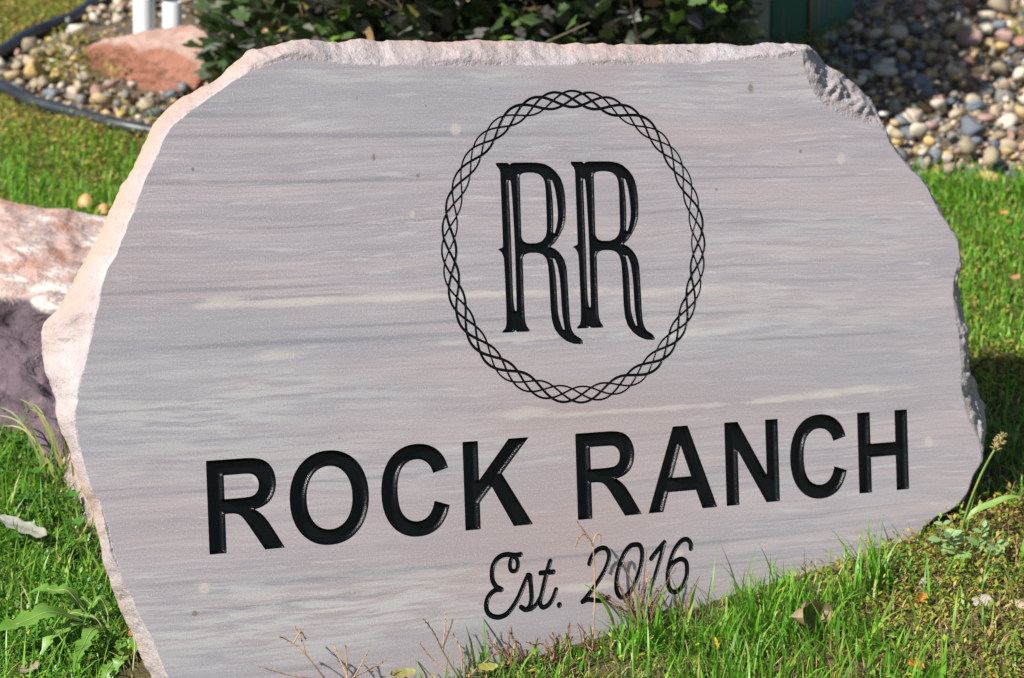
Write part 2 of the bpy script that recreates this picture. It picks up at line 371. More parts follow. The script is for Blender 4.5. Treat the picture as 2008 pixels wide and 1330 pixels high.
# ------------------------------------------------------------ engraved stone
# (face edge px, silhouette px, set-back in metres), clockwise
RIM = [((530,128),(495,96),.030),((560,119),(555,85),.03),((614,120),(585,80),.03),((662,124),(650,80),.03),((732,129),(720,79),.03),((823,129),(815,80),.03),((892,130),(890,81),.03),((997,129),(1000,79),.03),
((1050,129),(1055,82),.03),((1130,128),(1130,86),.03),((1200,128),(1200,86),.03),((1301,125),(1301,88),.03),((1380,122),(1380,86),.03),((1452,118),(1452,88),.03),((1545,113),(1545,86),.03),((1570,100),(1588,90),.034),((1574,125),(1610,108),.030),
((1582,150),(1622,126),.029),((1592,177),(1645,143),.028),((1622,210),(1680,167),.026),((1655,226),(1702,190),.024),((1694,242),(1718,215),.024),((1725,250),(1731,243),.014),((1741,285),(1750,282),.013),
((1765,323),(1776,318),.013),((1802,362),(1815,357),.013),((1835,425),(1848,419),.013),((1866,468),(1876,465),.012),((1877,508),(1885,507),.012),((1871,540),(1879,537),.02),((1869,580),(1883,585),.03),
((1873,617),(1889,620),.03),((1880,660),(1897,660),.03),((1883,700),(1899,699),.03),((1884,735),(1907,733),.033),((1887,778),(1920,775),.035),((1896,815),(1931,806),.03),((1912,850),(1932,845),.02),
((1922,880),(1929,880),.01),((1918,905),(1924,905),.01),((1904,932),(1910,934),.01),((1888,968),(1895,970),.01),((1875,985),(1882,990),.01),((1850,1000),(1857,1006),.01),((1824,1015),(1830,1021),.012),
((1798,1038),(1808,1045),.014),((1784,1068),(1794,1073),.014),((1771,1098),(1781,1100),.014),((1748,1127),(1758,1133),.015),((1680,1215),(1690,1225),.02),((1500,1340),(1500,1358),.02),((1200,1440),(1200,1465),.02),
((900,1500),(900,1530),.02),((600,1540),(590,1570),.02),((440,1520),(410,1550),.025),((375,1430),(340,1450),.03),((327,1320),(294,1328),.03),((294,1245),(263,1252),.03),((265,1188),(237,1197),.028),
((237,1126),(216,1140),.02),((213,1031),(193,1050),.02),((195,985),(177,993),.02),((176,946),(158,950),.02),((160,885),(136,890),.024),((150,830),(115,832),.03),((152,785),(107,783),.04),((168,721),(92,735),.052),
((178,675),(83,678),.058),((188,625),(87,636),.058),((207,543),(140,562),.046),((232,490),(175,497),.04),((250,445),(200,447),.036),((267,403),(224,392),.034),((289,345),(252,345),.032),((312,300),(285,275),.03),
((335,251),(305,236),.03),((385,212),(345,198),.03),((440,172),(411,164),.03),((490,142),(463,120),.03)]
RIM = [((((f[0]+o[0]*2)/3, (f[1]+o[1]*2)/3), o, d*.6) if (22 < i < 29 or 38 < i < 52) else (f, o, d)) for i, (f, o, d) in enumerate(RIM)]
Fu = np.array([uv(*f) for f, o, d in RIM]); Ou = np.array([uv(*o, d) for f, o, d in RIM]); Dd = np.array([d for f, o, d in RIM])
GREY = np.array([.45 if i < 14 else (.75 if i < 22 else (.8 if i < 56 else 0.05)) for i in range(len(RIM))])
def cat(a, per):
    """closed Catmull-Rom (centripetal-ish, softened) through a, per[i] samples per span"""
    n = len(a); out = []
    for i in range(n):
        p0, p1, p2, p3 = a[i - 1], a[i], a[(i + 1) % n], a[(i + 2) % n]
        k = per[i]
        L = np.linalg.norm(np.atleast_1d(p2 - p1)) + 1e-9
        m1 = (p2 - p0); m2 = (p3 - p1)
        n1 = np.linalg.norm(np.atleast_1d(m1)) + 1e-9; n2 = np.linalg.norm(np.atleast_1d(m2)) + 1e-9
        m1 = m1 / n1 * min(n1 * .5, L); m2 = m2 / n2 * min(n2 * .5, L)
        for j in range(k):
            t = j / k
            out.append((2*t**3-3*t*t+1)*p1 + (t**3-2*t*t+t)*m1 + (-2*t**3+3*t*t)*p2 + (t**3-t*t)*m2)
    return np.array(out)
spans = [max(3, int(np.linalg.norm(Ou[(i + 1) % len(Ou)] - Ou[i]) / .0026)) for i in range(len(Ou))]
FC = cat(Fu, spans); OC = cat(Ou, spans); DC = cat(Dd.reshape(-1, 1), spans).ravel(); GC = cat(GREY.reshape(-1, 1), spans).ravel()
NP = len(FC)
for i in range(NP):   # chipped, uneven edges
    u, v = FC[i]
    FC[i] += np.array((noise.noise(Vector((u * 60, v * 60, 1))), noise.noise(Vector((u * 60, v * 60, 5))))) * .0016 + np.array((noise.noise(Vector((u * 240, v * 240, 1))), noise.noise(Vector((u * 240, v * 240, 5))))) * .0005
    u, v = OC[i]
    OC[i] += np.array((fbm((u, v, 1), 42, 6), fbm((u, v, 7), 42, 6))) * .0028
cen = np.array(uv(1020, 700))

# --- glyph shapes as signed distance fields in the plane of the face
def quad(p, n=8):
    """path tokens -> closed polylines.  M/L/Q tuples"""
    out = []; cur = None
    for t in p:
        if t[0] == 'M': cur = [np.array(t[1:3], float)]; out.append(cur)
        elif t[0] == 'L': cur.append(np.array(t[1:3], float))
        else:
            a = cur[-1]; b = np.array(t[1:3], float); c = np.array(t[3:5], float)
            for k in range(1, n + 1):
                s = k / n; cur.append((1-s)**2*a + 2*s*(1-s)*b + s*s*c)
    return [np.array(c) for c in out]
def ell(cx, cy, rx, ry, e=2.15, n=96):
    r = []
    for k in range(n):
        t = 2*math.pi*k/n; c, s_ = math.cos(t), math.sin(t)
        r.append((cx + rx*math.copysign(abs(c)**(2/e), c), cy + ry*math.copysign(abs(s_)**(2/e), s_)))
    return np.array(r)
GL = {
'R': (quad([('M',150,0),('L',150,1466),('L',773,1466),('Q',1008,1466,1114,1426),('Q',1221,1387,1285,1286),('Q',1349,1185,1349,1055),('Q',1349,890,1252,782),('Q',1155,675,962,647),('Q',1058,591,1120,524),('Q',1183,457,1289,286),
      ('L',1468,0),('L',1114,0),('L',900,319),('Q',786,490,744,534),('Q',702,579,655,595),('Q',608,612,506,612),('L',446,612),('L',446,0),
      ('M',446,846),('L',665,846),('Q',878,846,931,864),('Q',984,882,1014,926),('Q',1044,970,1044,1036),('Q',1044,1110,1004,1155),('Q',965,1201,893,1213),('Q',857,1218,677,1218),('L',446,1218)]), 150, 1468),
'O': ([ell(797,733,709,758), ell(797,733,409,506)], 88, 1506),
'C': (quad([('M',1087,539),('L',1374,448),('Q',1308,208,1154,91),('Q',1001,-25,765,-25),('Q',473,-25,285,174),('Q',97,374,97,720),('Q',97,1086,286,1288),('Q',475,1491,783,1491),('Q',1052,1491,1220,1332),('Q',1320,1238,1370,1062),
      ('L',1077,992),('Q',1051,1106,968,1172),('Q',886,1238,768,1238),('Q',605,1238,503,1121),('Q',402,1004,402,742),('Q',402,464,502,346),('Q',602,228,762,228),('Q',880,228,965,303),('Q',1050,378,1087,539)]), 97, 1374),
'K': (quad([('M',152,0),('L',152,1466),('L',448,1466),('L',448,815),('L',1046,1466),('L',1444,1466),('L',892,895),('L',1474,0),('L',1091,0),('L',688,688),('L',448,443),('L',448,0)]), 152, 1474),
'A': (quad([('M',1471,0),('L',1149,0),('L',1021,333),('L',435,333),('L',314,0),('L',0,0),('L',571,1466),('L',884,1466),('M',926,580),('L',724,1124),('L',526,580)]), 0, 1471),
'N': (quad([('M',150,0),('L',150,1466),('L',438,1466),('L',1038,487),('L',1038,1466),('L',1313,1466),('L',1313,0),('L',1016,0),('L',425,956),('L',425,0)]), 150, 1313),
'H': (quad([('M',150,0),('L',150,1466),('L',446,1466),('L',446,889),('L',1026,889),('L',1026,1466),('L',1322,1466),('L',1322,0),('L',1026,0),('L',1026,641),('L',446,641),('L',446,0)]), 150, 1322)}
def plane_pts(arr): return np.array([uv(*p) for p in arr])
# letter, baseline-left px, baseline-right px (for round letters the extremes at mid height are given with 'm')
CAPL = ((403.7, 904), (1778, 802.8)); BASL = ((410.8, 1088), (1782.8, 959.1))
LET = [('R',(410.8,1088),(559.3,1074.3)),('O','m',(567.2,958.5),(723,958.5)),('C','m',(747.5,962),(882,989)),('K',(912.8,1041.7),(1045.8,1029)),
       ('R',(1133.4,1018.8),(1259,1007.4)),('A',(1271.6,1005.5),(1406.9,993.4)),('N',(1425,991.5),(1529.6,982.3)),('C','m',(1549.1,890.6),(1660.8,920)),('H',(1685.1,967.2),(1782.8,959.1))]
c0, c1 = [np.array(uv(*p)) for p in CAPL]; b0, b1 = [np.array(uv(*p)) for p in BASL]
def line_v(a, b, u): return a[1] + (b[1] - a[1]) * (u - a[0]) / (b[0] - a[0])
def poly_sdf(X, Y, polys):
    """signed distance, negative inside (even-odd)"""
    d2 = np.full(X.shape, 1e9); ins = np.zeros(X.shape, bool)
    for poly in polys:
        for i in range(len(poly)):
            ax, ay = poly[i - 1]; bx, by = poly[i]
            ex, ey = bx - ax, by - ay; L = ex*ex + ey*ey
            if L < 1e-14: continue
            t = np.clip(((X - ax)*ex + (Y - ay)*ey)/L, 0, 1)
            d2 = np.minimum(d2, (X - ax - t*ex)**2 + (Y - ay - t*ey)**2)
            if (ay > by) != (ay < by) or True:
                c = ((ay > Y) != (by > Y))
                if ay != by: ins ^= c & (X < (bx - ax)*(Y - ay)/(by - ay) + ax)
    d = np.sqrt(d2); return np.where(ins, -d, d)
def stroke_sdf(X, Y, strokes):
    d = np.full(X.shape, 1e9)
    for pts, r0, r1 in strokes:
        n = len(pts)
        for i in range(1, n):
            ax, ay = pts[i-1]; bx, by = pts[i]; ex, ey = bx-ax, by-ay; L = ex*ex+ey*ey+1e-16
            t = np.clip(((X-ax)*ex+(Y-ay)*ey)/L, 0, 1)
            r = r0 + (r1 - r0)*((i-1+t)/(n-1))
            d = np.minimum(d, np.hypot(X-ax-t*ex, Y-ay-t*ey) - r)
    return d
def smooth_open(pts, per=6):
    a = [np.array(p, float) for p in pts]; a = [2*a[0]-a[1]] + a + [2*a[-1]-a[-2]]; out = []
    for i in range(1, len(a) - 2):
        for j in range(per):
            t = j/per; p0,p1,p2,p3 = a[i-1],a[i],a[i+1],a[i+2]
            out.append(.5*((2*p1)+(-p0+p2)*t+(2*p0-5*p1+4*p2-p3)*t*t+(-p0+3*p1-3*p2+p3)*t**3))
    out.append(a[-2]); return np.array(out)

stone = empty('engraved_stone', W(*uv(1000, 1290), .06))
tag(stone, 'large grey lilac stone slab engraved with RR, ROCK RANCH and Est. 2016', 'stone sign')
INV = Matrix.Translation(-stone.location)

holes_loops = []      # loops for the face CDT: list of arrays (n,2)
def engrave(name, sdf_fn, bbox, step, depth, wall, label, mat=M_PAINT):
    x0, y0, x1, y1 = bbox
    gx = np.arange(x0 - 3*step, x1 + 4*step, step); gy = np.arange(y0 - 3*step, y1 + 4*step, step)
    X, Y = np.meshgrid(gx, gy); S = sdf_fn(X, Y)
    S = np.where(np.abs(S) < step*.04, np.where(S < 0, -step*.04, step*.04), S)
    ny, nx_ = S.shape; ins = S < 0
    vid = -np.ones(S.shape, int); pos = []; dep = []
    iy, ix = np.nonzero(ins); vid[iy, ix] = np.arange(len(iy))
    pos = list(zip(gx[ix], gy[iy])); t = np.clip(-S[iy, ix]/wall, 0, 1)
    dep = list(depth*np.sqrt(1-(1-t)**2)*.93 + depth*.07*t)
    ecache = {}
    def edge(a, b):
        k = (a, b) if a < b else (b, a)
        if k in ecache: return ecache[k]
        (ya, xa), (yb, xb) = k; sa, sb = S[ya, xa], S[yb, xb]; t = sa/(sa-sb)
        ecache[k] = len(pos); pos.append((gx[xa]+(gx[xb]-gx[xa])*t, gy[ya]+(gy[yb]-gy[ya])*t)); dep.append(0.0)
        return ecache[k]
    cnt = ins[:-1,:-1].astype(int)+ins[1:,:-1]+ins[:-1,1:]+ins[1:,1:]
    fy, fx = np.nonzero(cnt == 4)
    faces = [tuple(q) for q in np.stack([vid[fy,fx],vid[fy,fx+1],vid[fy+1,fx+1],vid[fy+1,fx]],-1).tolist()]
    nxt = {}
    by, bx = np.nonzero((cnt > 0) & (cnt < 4))
    for y, x in zip(by.tolist(), bx.tolist()):
        cs = [(y,x),(y,x+1),(y+1,x+1),(y+1,x)]; I = [ins[c] for c in cs]
        polys = []
        if cnt[y, x] == 2 and I[0] == I[2]:   # saddle: two separate corners
            for k in range(4):
                if I[k]: polys.append([('e',cs[k-1],cs[k]),('v',cs[k]),('e',cs[k],cs[(k+1)%4])])
        else:
            pl = []
            for k in range(4):
                a, b = cs[k], cs[(k+1)%4]
                if I[k]: pl.append(('v', a))
                if I[k] != I[(k+1)%4]: pl.append(('e', a, b))
            polys.append(pl)
        for pl in polys:
            idx = [vid[q[1]] if q[0]=='v' else edge(q[1], q[2]) for q in pl]
            faces.append(tuple(int(i) for i in idx))
            m = len(idx)
            for k in range(m):
                if pl[k][0]=='e' and pl[(k+1)%m][0]=='e': nxt[idx[k]] = idx[(k+1)%m]
    while nxt:
        s0, c = nxt.popitem(); loop = [s0]
        while c != s0 and c in nxt: loop.append(c); c = nxt.pop(c)
        if len(loop) >= 3: holes_loops.append(np.array([pos[i] for i in loop]))
    vs = [INV @ W(p[0], p[1], d) for p, d in zip(pos, dep)]
    o = mesh_obj(name, vs, faces, mat, stone)
    if label: o['label'] = label
    return o
def bb(polys, pad=0):
    a = np.concatenate(polys); return (a[:,0].min()-pad, a[:,1].min()-pad, a[:,0].max()+pad, a[:,1].max()+pad)
for L in LET:
    g, xa, xb = GL[L[0]]
    if L[1] == 'm': ua, ub = uv(*L[2])[0], uv(*L[3])[0]
    else: ua, ub = uv(*L[1])[0], uv(*L[2])[0]
    polys = []
    slant = (c0[0] - b0[0]) / (c0[1] - b0[1])
    for pl in g:
        q = []
        for x, y in pl:
            u = ua + (ub-ua)*(x-xa)/(xb-xa); vb = line_v(b0, b1, u); vt = line_v(c0, c1, u)
            if L[1] != 'm' : u += (y/1466)*(vt-vb)*slant
            else: u += (y/1466-.5)*(vt-vb)*slant
            q.append((u, vb + (vt-vb)*y/1466))
        polys.append(np.array(q))
    engrave('letter', lambda X, Y, p=polys: poly_sdf(X, Y, p), bb(polys), .0007, .0055, .0042, 'black engraved capital letter ' + L[0])
# monogram
RRO = [(74,66),(155,66),(168,80),(182,65),(300,64),(350,65),(400,73),(440,93),(480,128),(510,170),(528,220),(540,290),(545,380),(543,450),(530,500),(505,550),(475,598),(440,628),(470,640),(505,670),(535,715),(551,775),(556,850),(562,950),(567,1050),(574,1140),(584,1182),(603,1215),(640,1238),(656,1255),(660,1280),(600,1278),(550,1260),(505,1225),(470,1180),(451,1120),(442,1040),(438,940),(432,830),(425,750),(412,705),(390,680),(355,669),(300,669),(270,680),(256,702),(258,760),(262,900),(266,1020),(272,1120),(283,1158),(303,1184),(303,1196),(218,1198),(206,1186),(196,1200),(118,1203),(121,1192),(140,1175),(147,1140),(146,1040),(140,900),(133,750),(128,695),(112,662),(90,646),(106,638),(124,632),(122,560),(116,400),(110,250),(105,130),(97,106),(78,85)]
RRH = [[(236,162),(241,146),(256,136),(290,132),(330,133),(365,143),(390,166),(404,200),(410,260),(413,350),(416,450),(417,520),(408,560),(385,590),(350,604),(290,605),(262,592),(248,565),(246,520),(243,400),(239,250)],
 [(162,184),(174,184),(181,250),(189,360),(198,520),(206,700),(211,880),(216,1040),(213,1058),(204,1056),(195,1000),(189,880),(183,700),(176,520),(169,360),(164,250)],
 [(441,180),(453,186),(471,240),(484,320),(491,400),(490,450),(481,500),(468,540),(459,532),(462,480),(461,400),(457,320),(450,250)],
 [(455,706),(470,708),(490,760),(502,830),(510,920),(514,1000),(520,1080),(531,1150),(537,1184),(525,1178),(507,1130),(494,1080),(488,1000),(484,900),(478,820),(467,750)]]
def chaikin(p):
    p = np.array(p, float); q = np.roll(p, -1, 0)
    return np.stack([p*.86+q*.14, p*.14+q*.86], 1).reshape(-1, 2)
for k in range(2):
    polys = [plane_pts([(950 + x/3.411, 300 + y/3.411) for x, y in chaikin(pp)]) for pp in [RRO] + RRH]
    if k:
        du = np.array(uv(950+575/3.411, 300+58/3.411)) - np.array(uv(950+74/3.411, 300+66/3.411))
        de = np.array(uv(950+1141/3.411, 300+1252/3.411)) - np.array(uv(950+660/3.411, 300+1280/3.411))
        vt, vb = polys[0][:,1].max(), polys[0][:,1].min()
        polys = [p + de + (du-de)*((p[:,1:]-vb)/(vt-vb)) for p in polys]
    engrave('monogram_letter', lambda X, Y, p=polys: poly_sdf(X, Y, p), bb(polys), .0006, .0036, .0034, 'black engraved tall western style letter R')
# script line
def z3(p): return np.array([uv(930 + x/4.462, 1040 + y/4.462) for x, y in p])
rs = .00295
SCR = {
 'E': [([(405,212),(350,219),(290,212),(235,225),(190,262),(162,320),(155,390),(165,450),(195,495),(238,518)],1,1),([(238,518),(190,522),(145,555),(112,610),(105,670),(120,720),(160,752),(220,760),(280,735),(330,680),(380,600),(420,510),(452,435),(468,400)],1,1),
       ([(350,222),(322,255),(312,310),(322,350),(347,358),(372,345),(382,300),(372,255),(345,224)],.85,.85)],
 's': [([(470,392),(488,400),(492,450),(500,540),(500,610),(485,665),(450,695),(410,672)],1,1),([(450,695),(500,685),(545,645),(575,590)],1,.8)],
 't': [([(665,270),(645,335),(620,430),(595,540),(576,620),(586,664),(615,672),(655,645),(690,590),(716,518)],1,.95),([(580,374),(692,364)],1,1)],
 '.': [([(745,652),(745,656)],1.08,1.08)],
 '2': [([(1008,292),(1022,245),(1052,195),(1095,162),(1143,157),(1175,190),(1177,250),(1150,330),(1100,420),(1040,510),(985,580),(948,624)],1,.9),([(948,624),(995,606),(1050,612),(1110,616),(1150,604),(1176,584)],1,.9)],
 '0': [([(1420,125),(1370,135),(1320,190),(1280,280),(1252,380),(1243,470),(1250,540),(1280,583),(1320,578),(1370,530),(1415,440),(1450,340),(1468,240),(1465,170),(1445,132),(1420,125)],1,1)],
 '1': [([(1548,248),(1600,180),(1663,107)],1,1),([(1663,107),(1640,200),(1600,340),(1565,450),(1533,565)],1,.85)],
 '6': [([(1895,160),(1893,115),(1860,80),(1810,95),(1760,160),(1725,240),(1700,330),(1692,420),(1700,490),(1730,535),(1775,535),(1820,490),(1855,410),(1862,330),(1850,275),(1815,252),(1770,265),(1730,300),(1705,345)],1,1)]}
ES = SCR['E'] + SCR['s'] + SCR['t']
for nm, chars, lab in (('script_word', ES, 'black engraved cursive word Est'), ('script_dot', SCR['.'], 'black engraved full stop'), ('script_digit', SCR['2'], 'black engraved slanted digit 2'), ('script_digit', SCR['0'], 'black engraved slanted digit 0'), ('script_digit', SCR['1'], 'black engraved slanted digit 1'), ('script_digit', SCR['6'], 'black engraved slanted digit 6')):
    st = [(smooth_open(z3(p)) if len(p) > 2 else z3(p), a*rs, b*rs) for p, a, b in chars]
    engrave(nm, lambda X, Y, s_=st: stroke_sdf(X, Y, s_), bb([s_[0] for s_ in st], .004), .00045, .0026, .0026, lab)
# braided ring
tp, bt, lf, rt = [np.array(uv(*p)) for p in ((1118, 176), (1122, 793), (864, 480), (1384, 495))]
RCV = np.array(((lf[0]+rt[0])/2, (tp[1]+bt[1])/2)); RH = (rt[0]-lf[0])/2; RVv = (tp[1]-bt[1])/2
AMP = .0088; LW = .0013
def ring_sdf(X, Y):
    dx = (X-RCV[0])/RH; dy = (Y-RCV[1])/RVv; rad = np.hypot(dx, dy); th = np.arctan2(dx, dy)
    rm = (RH+RVv)/2; r = (rad-1)*rm + AMP + LW; d = np.full(X.shape, 1e9)
    for k in range(4):
        ph = 10*th + k*math.pi/2
        sl = AMP*10*np.sin(ph)/rm
        d = np.minimum(d, np.abs(r - AMP*np.cos(ph))/np.sqrt(1+sl*sl) - LW*(1+.25*np.sin(th*3+k)))
    return d
ringb = (RCV[0]-RH-.003, RCV[1]-RVv-.003, RCV[0]+RH+.003, RCV[1]+RVv+.003)
engrave('braided_ring', ring_sdf, ringb, .00055, .0014, .0012, 'thin black braided oval rope ring around the monogram')

# --- face sheet with the lettering cut out
allp = [FC] + holes_loops
pts = []; edges = []
for lp in allp:
    b = len(pts); n = len(lp); pts += [Vector((float(x), float(y))) for x, y in lp]
    edges += [(b+i, b+(i+1) % n) for i in range(n)]
cv, ce, cf, ov, oe, of = delaunay_2d_cdt(pts, edges, [], 1, 1e-7)
CVA = np.array([(p.x, p.y) for p in cv]); CFA = np.array([tuple(f) for f in cf]); CEN = CVA[CFA].mean(1)
par = np.ones(len(CFA), bool)
for lp in holes_loops:
    lo, hi = lp.min(0), lp.max(0)
    k = np.nonzero((CEN[:,0] > lo[0]) & (CEN[:,0] < hi[0]) & (CEN[:,1] > lo[1]) & (CEN[:,1] < hi[1]))[0]
    if not len(k): continue
    X = CEN[k,0]; Y = CEN[k,1]; ins = np.zeros(len(k), bool)
    for (ax, ay), (bx, by) in zip(np.roll(lp, 1, 0), lp):
        if ay != by: ins ^= ((ay > Y) != (by > Y)) & (X < (bx-ax)*(Y-ay)/(by-ay)+ax)
    par[k] ^= ins
cf = [f for f, q in zip(cf, par) if q]
print('CDT', len(pts), '->', len(cv), 'verts', len(cf), 'tris', len(holes_loops), 'loops')
# map first NP inputs to outputs
inp2out = {}
for oi, lst in enumerate(ov):
    for q in lst: inp2out[q] = oi
verts = [INV @ W(p.x, p.y) for p in cv]; faces = [tuple(f) for f in cf]
uvs2 = [(p.x, p.y) for p in cv]; mats = [0]*len(faces)
edge_a = [0.0]*len(verts); grey_a = [0.0]*len(verts)
ring_prev = [inp2out[i] for i in range(NP)]
NB = 16
def addring(fn, ea):
    global ring_prev
    base = len(verts); cur = []
    for i in range(NP):
        u, v, d = fn(i); verts.append(INV @ W(u, v, d)); uvs2.append((u, v)); edge_a.append(ea); grey_a.append(float(GC[i])); cur.append(base+i)
    for i in range(NP):
        j = (i+1) % NP; faces.append((ring_prev[i], cur[i], cur[j], ring_prev[j])); mats.append(1)
    ring_prev = cur
arcs = np.linspace(0, 1, NP)
def scallop(u, v, i): return noise.noise(Vector((u*14, v*14, 9)))
for k in range(1, NB+1):
    t = k/NB
    def fn(i, t=t):
        f, o, d = FC[i], OC[i], DC[i]
        u, v = f*(1-t) + o*t
        prof = t**1.7 + .30*scallop(u*.7, v*.7, i)*math.sin(math.pi*t)
        am = d*((.13 if i > NP*.55 or GC[i] > .6 else .08)+.06*(GC[i] > .7))*math.sin(math.pi*min(t*1.0, .75))
        fl = noise.noise(Vector((u*16, v*30, 4))) + .5*noise.noise(Vector((u*40, v*70, 2)))
        am2 = d*(.16 if i > NP*.55 or GC[i] > .6 else .08)*min(1, t*3)*math.sin(math.pi*min(t, .8)); fr_ = fl*3.2 - math.floor(fl*3.2); st_ = (math.floor(fl*3.2) + min(1, fr_*6))/3.2
        dd = d*prof + am2*st_ + am*fbm((u, v, 3), 38, 5) + am*(.3+.6*(GC[i] > .7))*fbm((u, v, 8), 130, 4)
        if t < 1: dd = max(dd, .0004)
        return u, v, dd
    addring(fn, t)
def inward(i):
    w_ = cen - OC[i]; return w_/np.linalg.norm(w_)
nors = np.roll(OC, -1, 0) - np.roll(OC, 1, 0); nors = np.stack([nors[:,1], -nors[:,0]], 1); nors /= np.linalg.norm(nors, axis=1)[:, None]
nors = np.array([n if np.dot(n, cen-o) > 0 else n for n, o in zip(nors, OC)])
for k in range(1, 13):
    t = k/12
    def fn(i, t=t):
        o, d = OC[i], DC[i]; depth = d + t*(.155-d)
        sh = (depth-d)*(.62 if i > NP*.60 else .30) + .05*t**6
        u, v = o + inward(i)*(sh + .006*t*fbm((o[0], o[1], t*1.2), 20, 4))
        return u, v, depth + .01*t*fbm((u, v, 20), 12, 3)
    addring(fn, 1.0)
c_i = len(verts); verts.append(INV @ W(cen[0], cen[1], .165)); uvs2.append(tuple(cen)); edge_a.append(1); grey_a.append(.5)
for i in range(NP): faces.append((ring_prev[i], c_i, ring_prev[(i+1) % NP])); mats.append(1)
me = bpy.data.meshes.new('slab'); me.from_pydata([tuple(v) for v in verts], [], faces)
me.materials.append(M_FACE); me.materials.append(M_ROUGH)
me.polygons.foreach_set('material_index', mats); me.polygons.foreach_set('use_smooth', [m == 1 for m in mats])
ul = me.uv_layers.new(name='face'); vi = np.empty(len(me.loops), int); me.loops.foreach_get('vertex_index', vi)
ul.data.foreach_set('uv', np.array(uvs2, dtype=np.float32)[vi].ravel())
for nm, arr in (('edge', edge_a), ('grey', grey_a)):
    a = me.attributes.new(nm, 'FLOAT', 'POINT'); a.data.foreach_set('value', np.array(arr, dtype=np.float32))
me.update(); me.validate()
bmx = bmesh.new(); bmx.from_mesh(me); bmesh.ops.recalc_face_normals(bmx, faces=bmx.faces); bmx.to_mesh(me); bmx.free()
slab = link(bpy.data.objects.new('slab', me), stone)

# ------------------------------------------------------------ rocks
def rock(name, pts, creases_top, mat, label, amp=.01, fr=9, cuts=5, catg='rock', seed=0, topamp=1.0):
    """hull of world points, cut finely and roughened; 'top' attribute from a plane test"""
    c = sum((Vector(p) for p in pts), Vector())/len(pts)
    base = Vector((c.x, c.y, min(p[2] for p in pts)))
    bm = bmesh.new()
    for p in pts: bm.verts.new(Vector(p) - base)
    r = bmesh.ops.convex_hull(bm, input=bm.verts)
    bmesh.ops.delete(bm, geom=[g for g in r['geom_interior'] if isinstance(g, bmesh.types.BMVert)], context='VERTS')
    bmesh.ops.triangulate(bm, faces=bm.faces)
    for _ in range(cuts):
        lim = sum(e.calc_length() for e in bm.edges)/len(bm.edges)
        bmesh.ops.subdivide_edges(bm, edges=[e for e in bm.edges if e.calc_length() > lim*.55], cuts=1, use_grid_fill=True)
        bmesh.ops.triangulate(bm, faces=[f for f in bm.faces if len(f.verts) > 3])
        if _ < 1: bmesh.ops.smooth_vert(bm, verts=bm.verts, factor=.12, use_axis_x=True, use_axis_y=True, use_axis_z=True)
    bm.normal_update()
    tops = []
    for v in bm.verts:
        p = v.co + Vector((seed, 0, 0))
        q_ = topamp + (1-topamp)*(1-creases_top(v.co + base, v.normal))
        fl = fbm(p, fr*.55, 3)*3.0; fr_ = fl - math.floor(fl)
        v.co += v.normal*q_*(amp*1.1*(math.floor(fl) + min(1, fr_*5))/3.0 + amp*.45*fbm(p, fr*2, 6) - amp*.9*max(0, .25-abs(noise.noise(p*fr*1.3)))*2)
    bm.normal_update()
    me = bpy.data.meshes.new(name); bm.to_mesh(me)
    tops = [creases_top(v.co + base, v.normal) for v in bm.verts]; bm.free()
    a = me.attributes.new('top', 'FLOAT', 'POINT'); a.data.foreach_set('value', np.array(tops, dtype=np.float32))
    me.materials.append(mat); me.polygons.foreach_set('use_smooth', [True]*len(me.polygons))
    o = bpy.data.objects.new(name, me); o.location = base; col.objects.link(o)
    return tag(o, label, catg)
def sstep(a, b, x): t = min(max((x-a)/(b-a), 0), 1); return t*t*(3-2*t)
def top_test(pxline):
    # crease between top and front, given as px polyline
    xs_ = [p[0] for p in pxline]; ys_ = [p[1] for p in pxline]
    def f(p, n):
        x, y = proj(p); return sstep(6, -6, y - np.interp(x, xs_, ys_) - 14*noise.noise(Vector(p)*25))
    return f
B = [P(-420,700,-.02),P(-150,800,-.02),P(0,800,-.02),P(70,830,-.02),P(125,880,-.02),P(190,1060,-.03),P(330,1000,-.03),
     P(-300,560,.12),P(-100,575,.125),P(0,590,.125),P(110,612,.125),P(260,640,.10),P(125,760,.06),P(195,960,.02),
     P(-300,350,.16),P(0,383,.155),P(90,398,.14),P(215,417,.12),P(330,450,.09),P(330,520,0),P(-300,420,0),P(0,440,0)]
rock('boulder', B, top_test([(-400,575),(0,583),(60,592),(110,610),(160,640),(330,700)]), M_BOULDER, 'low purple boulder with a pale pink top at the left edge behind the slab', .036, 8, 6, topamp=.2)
Rk = [P(188,165,-.02),P(165,110,.0),P(252,195,-.02),P(390,195,-.02),P(440,180,-.02),
      P(160,98,.045),P(178,92,.06),P(265,95,.085),P(305,88,.09),P(330,98,.09),P(400,140,.06),P(385,178,.03),
      P(222,66,.10),P(300,54,.115),P(385,42,.13),P(410,60,.12),P(425,105,.09),P(430,95,0),P(230,85,0),P(390,75,0)]
rock('red_rock', Rk, top_test([(150,93),(215,90),(265,97),(310,88),(345,95),(400,136),(440,190)]), M_REDROCK, 'angular red sandstone rock on the gravel in front of the white pipes', .006, 13, 5, seed=5)
Fr = [P(118,925,-.02),P(150,1050,-.02),P(195,1075,-.02),P(230,1050,-.02),P(125,900,.03),P(150,870,.05),P(200,950,.07),P(215,1010,.05),P(240,960,0)]
rock('foot_rock', Fr, lambda p, n: 1.0, mat_rock('pale_banded_rock', [(.20, .15, .16), (.36, .29, .27), (.44, .36, .32), (.30, .23, .24)], [(.2, .15, .15)]*3, (.22, .17, .18), 22), 'small pale banded rock wedged between the boulder and the slab edge', .006, 22, 5, seed=9)
M_SMALL = mat_plain('dull_fieldstone', (.22, .19, .15), (.40, .36, .30), .85, 60, 0, .004)
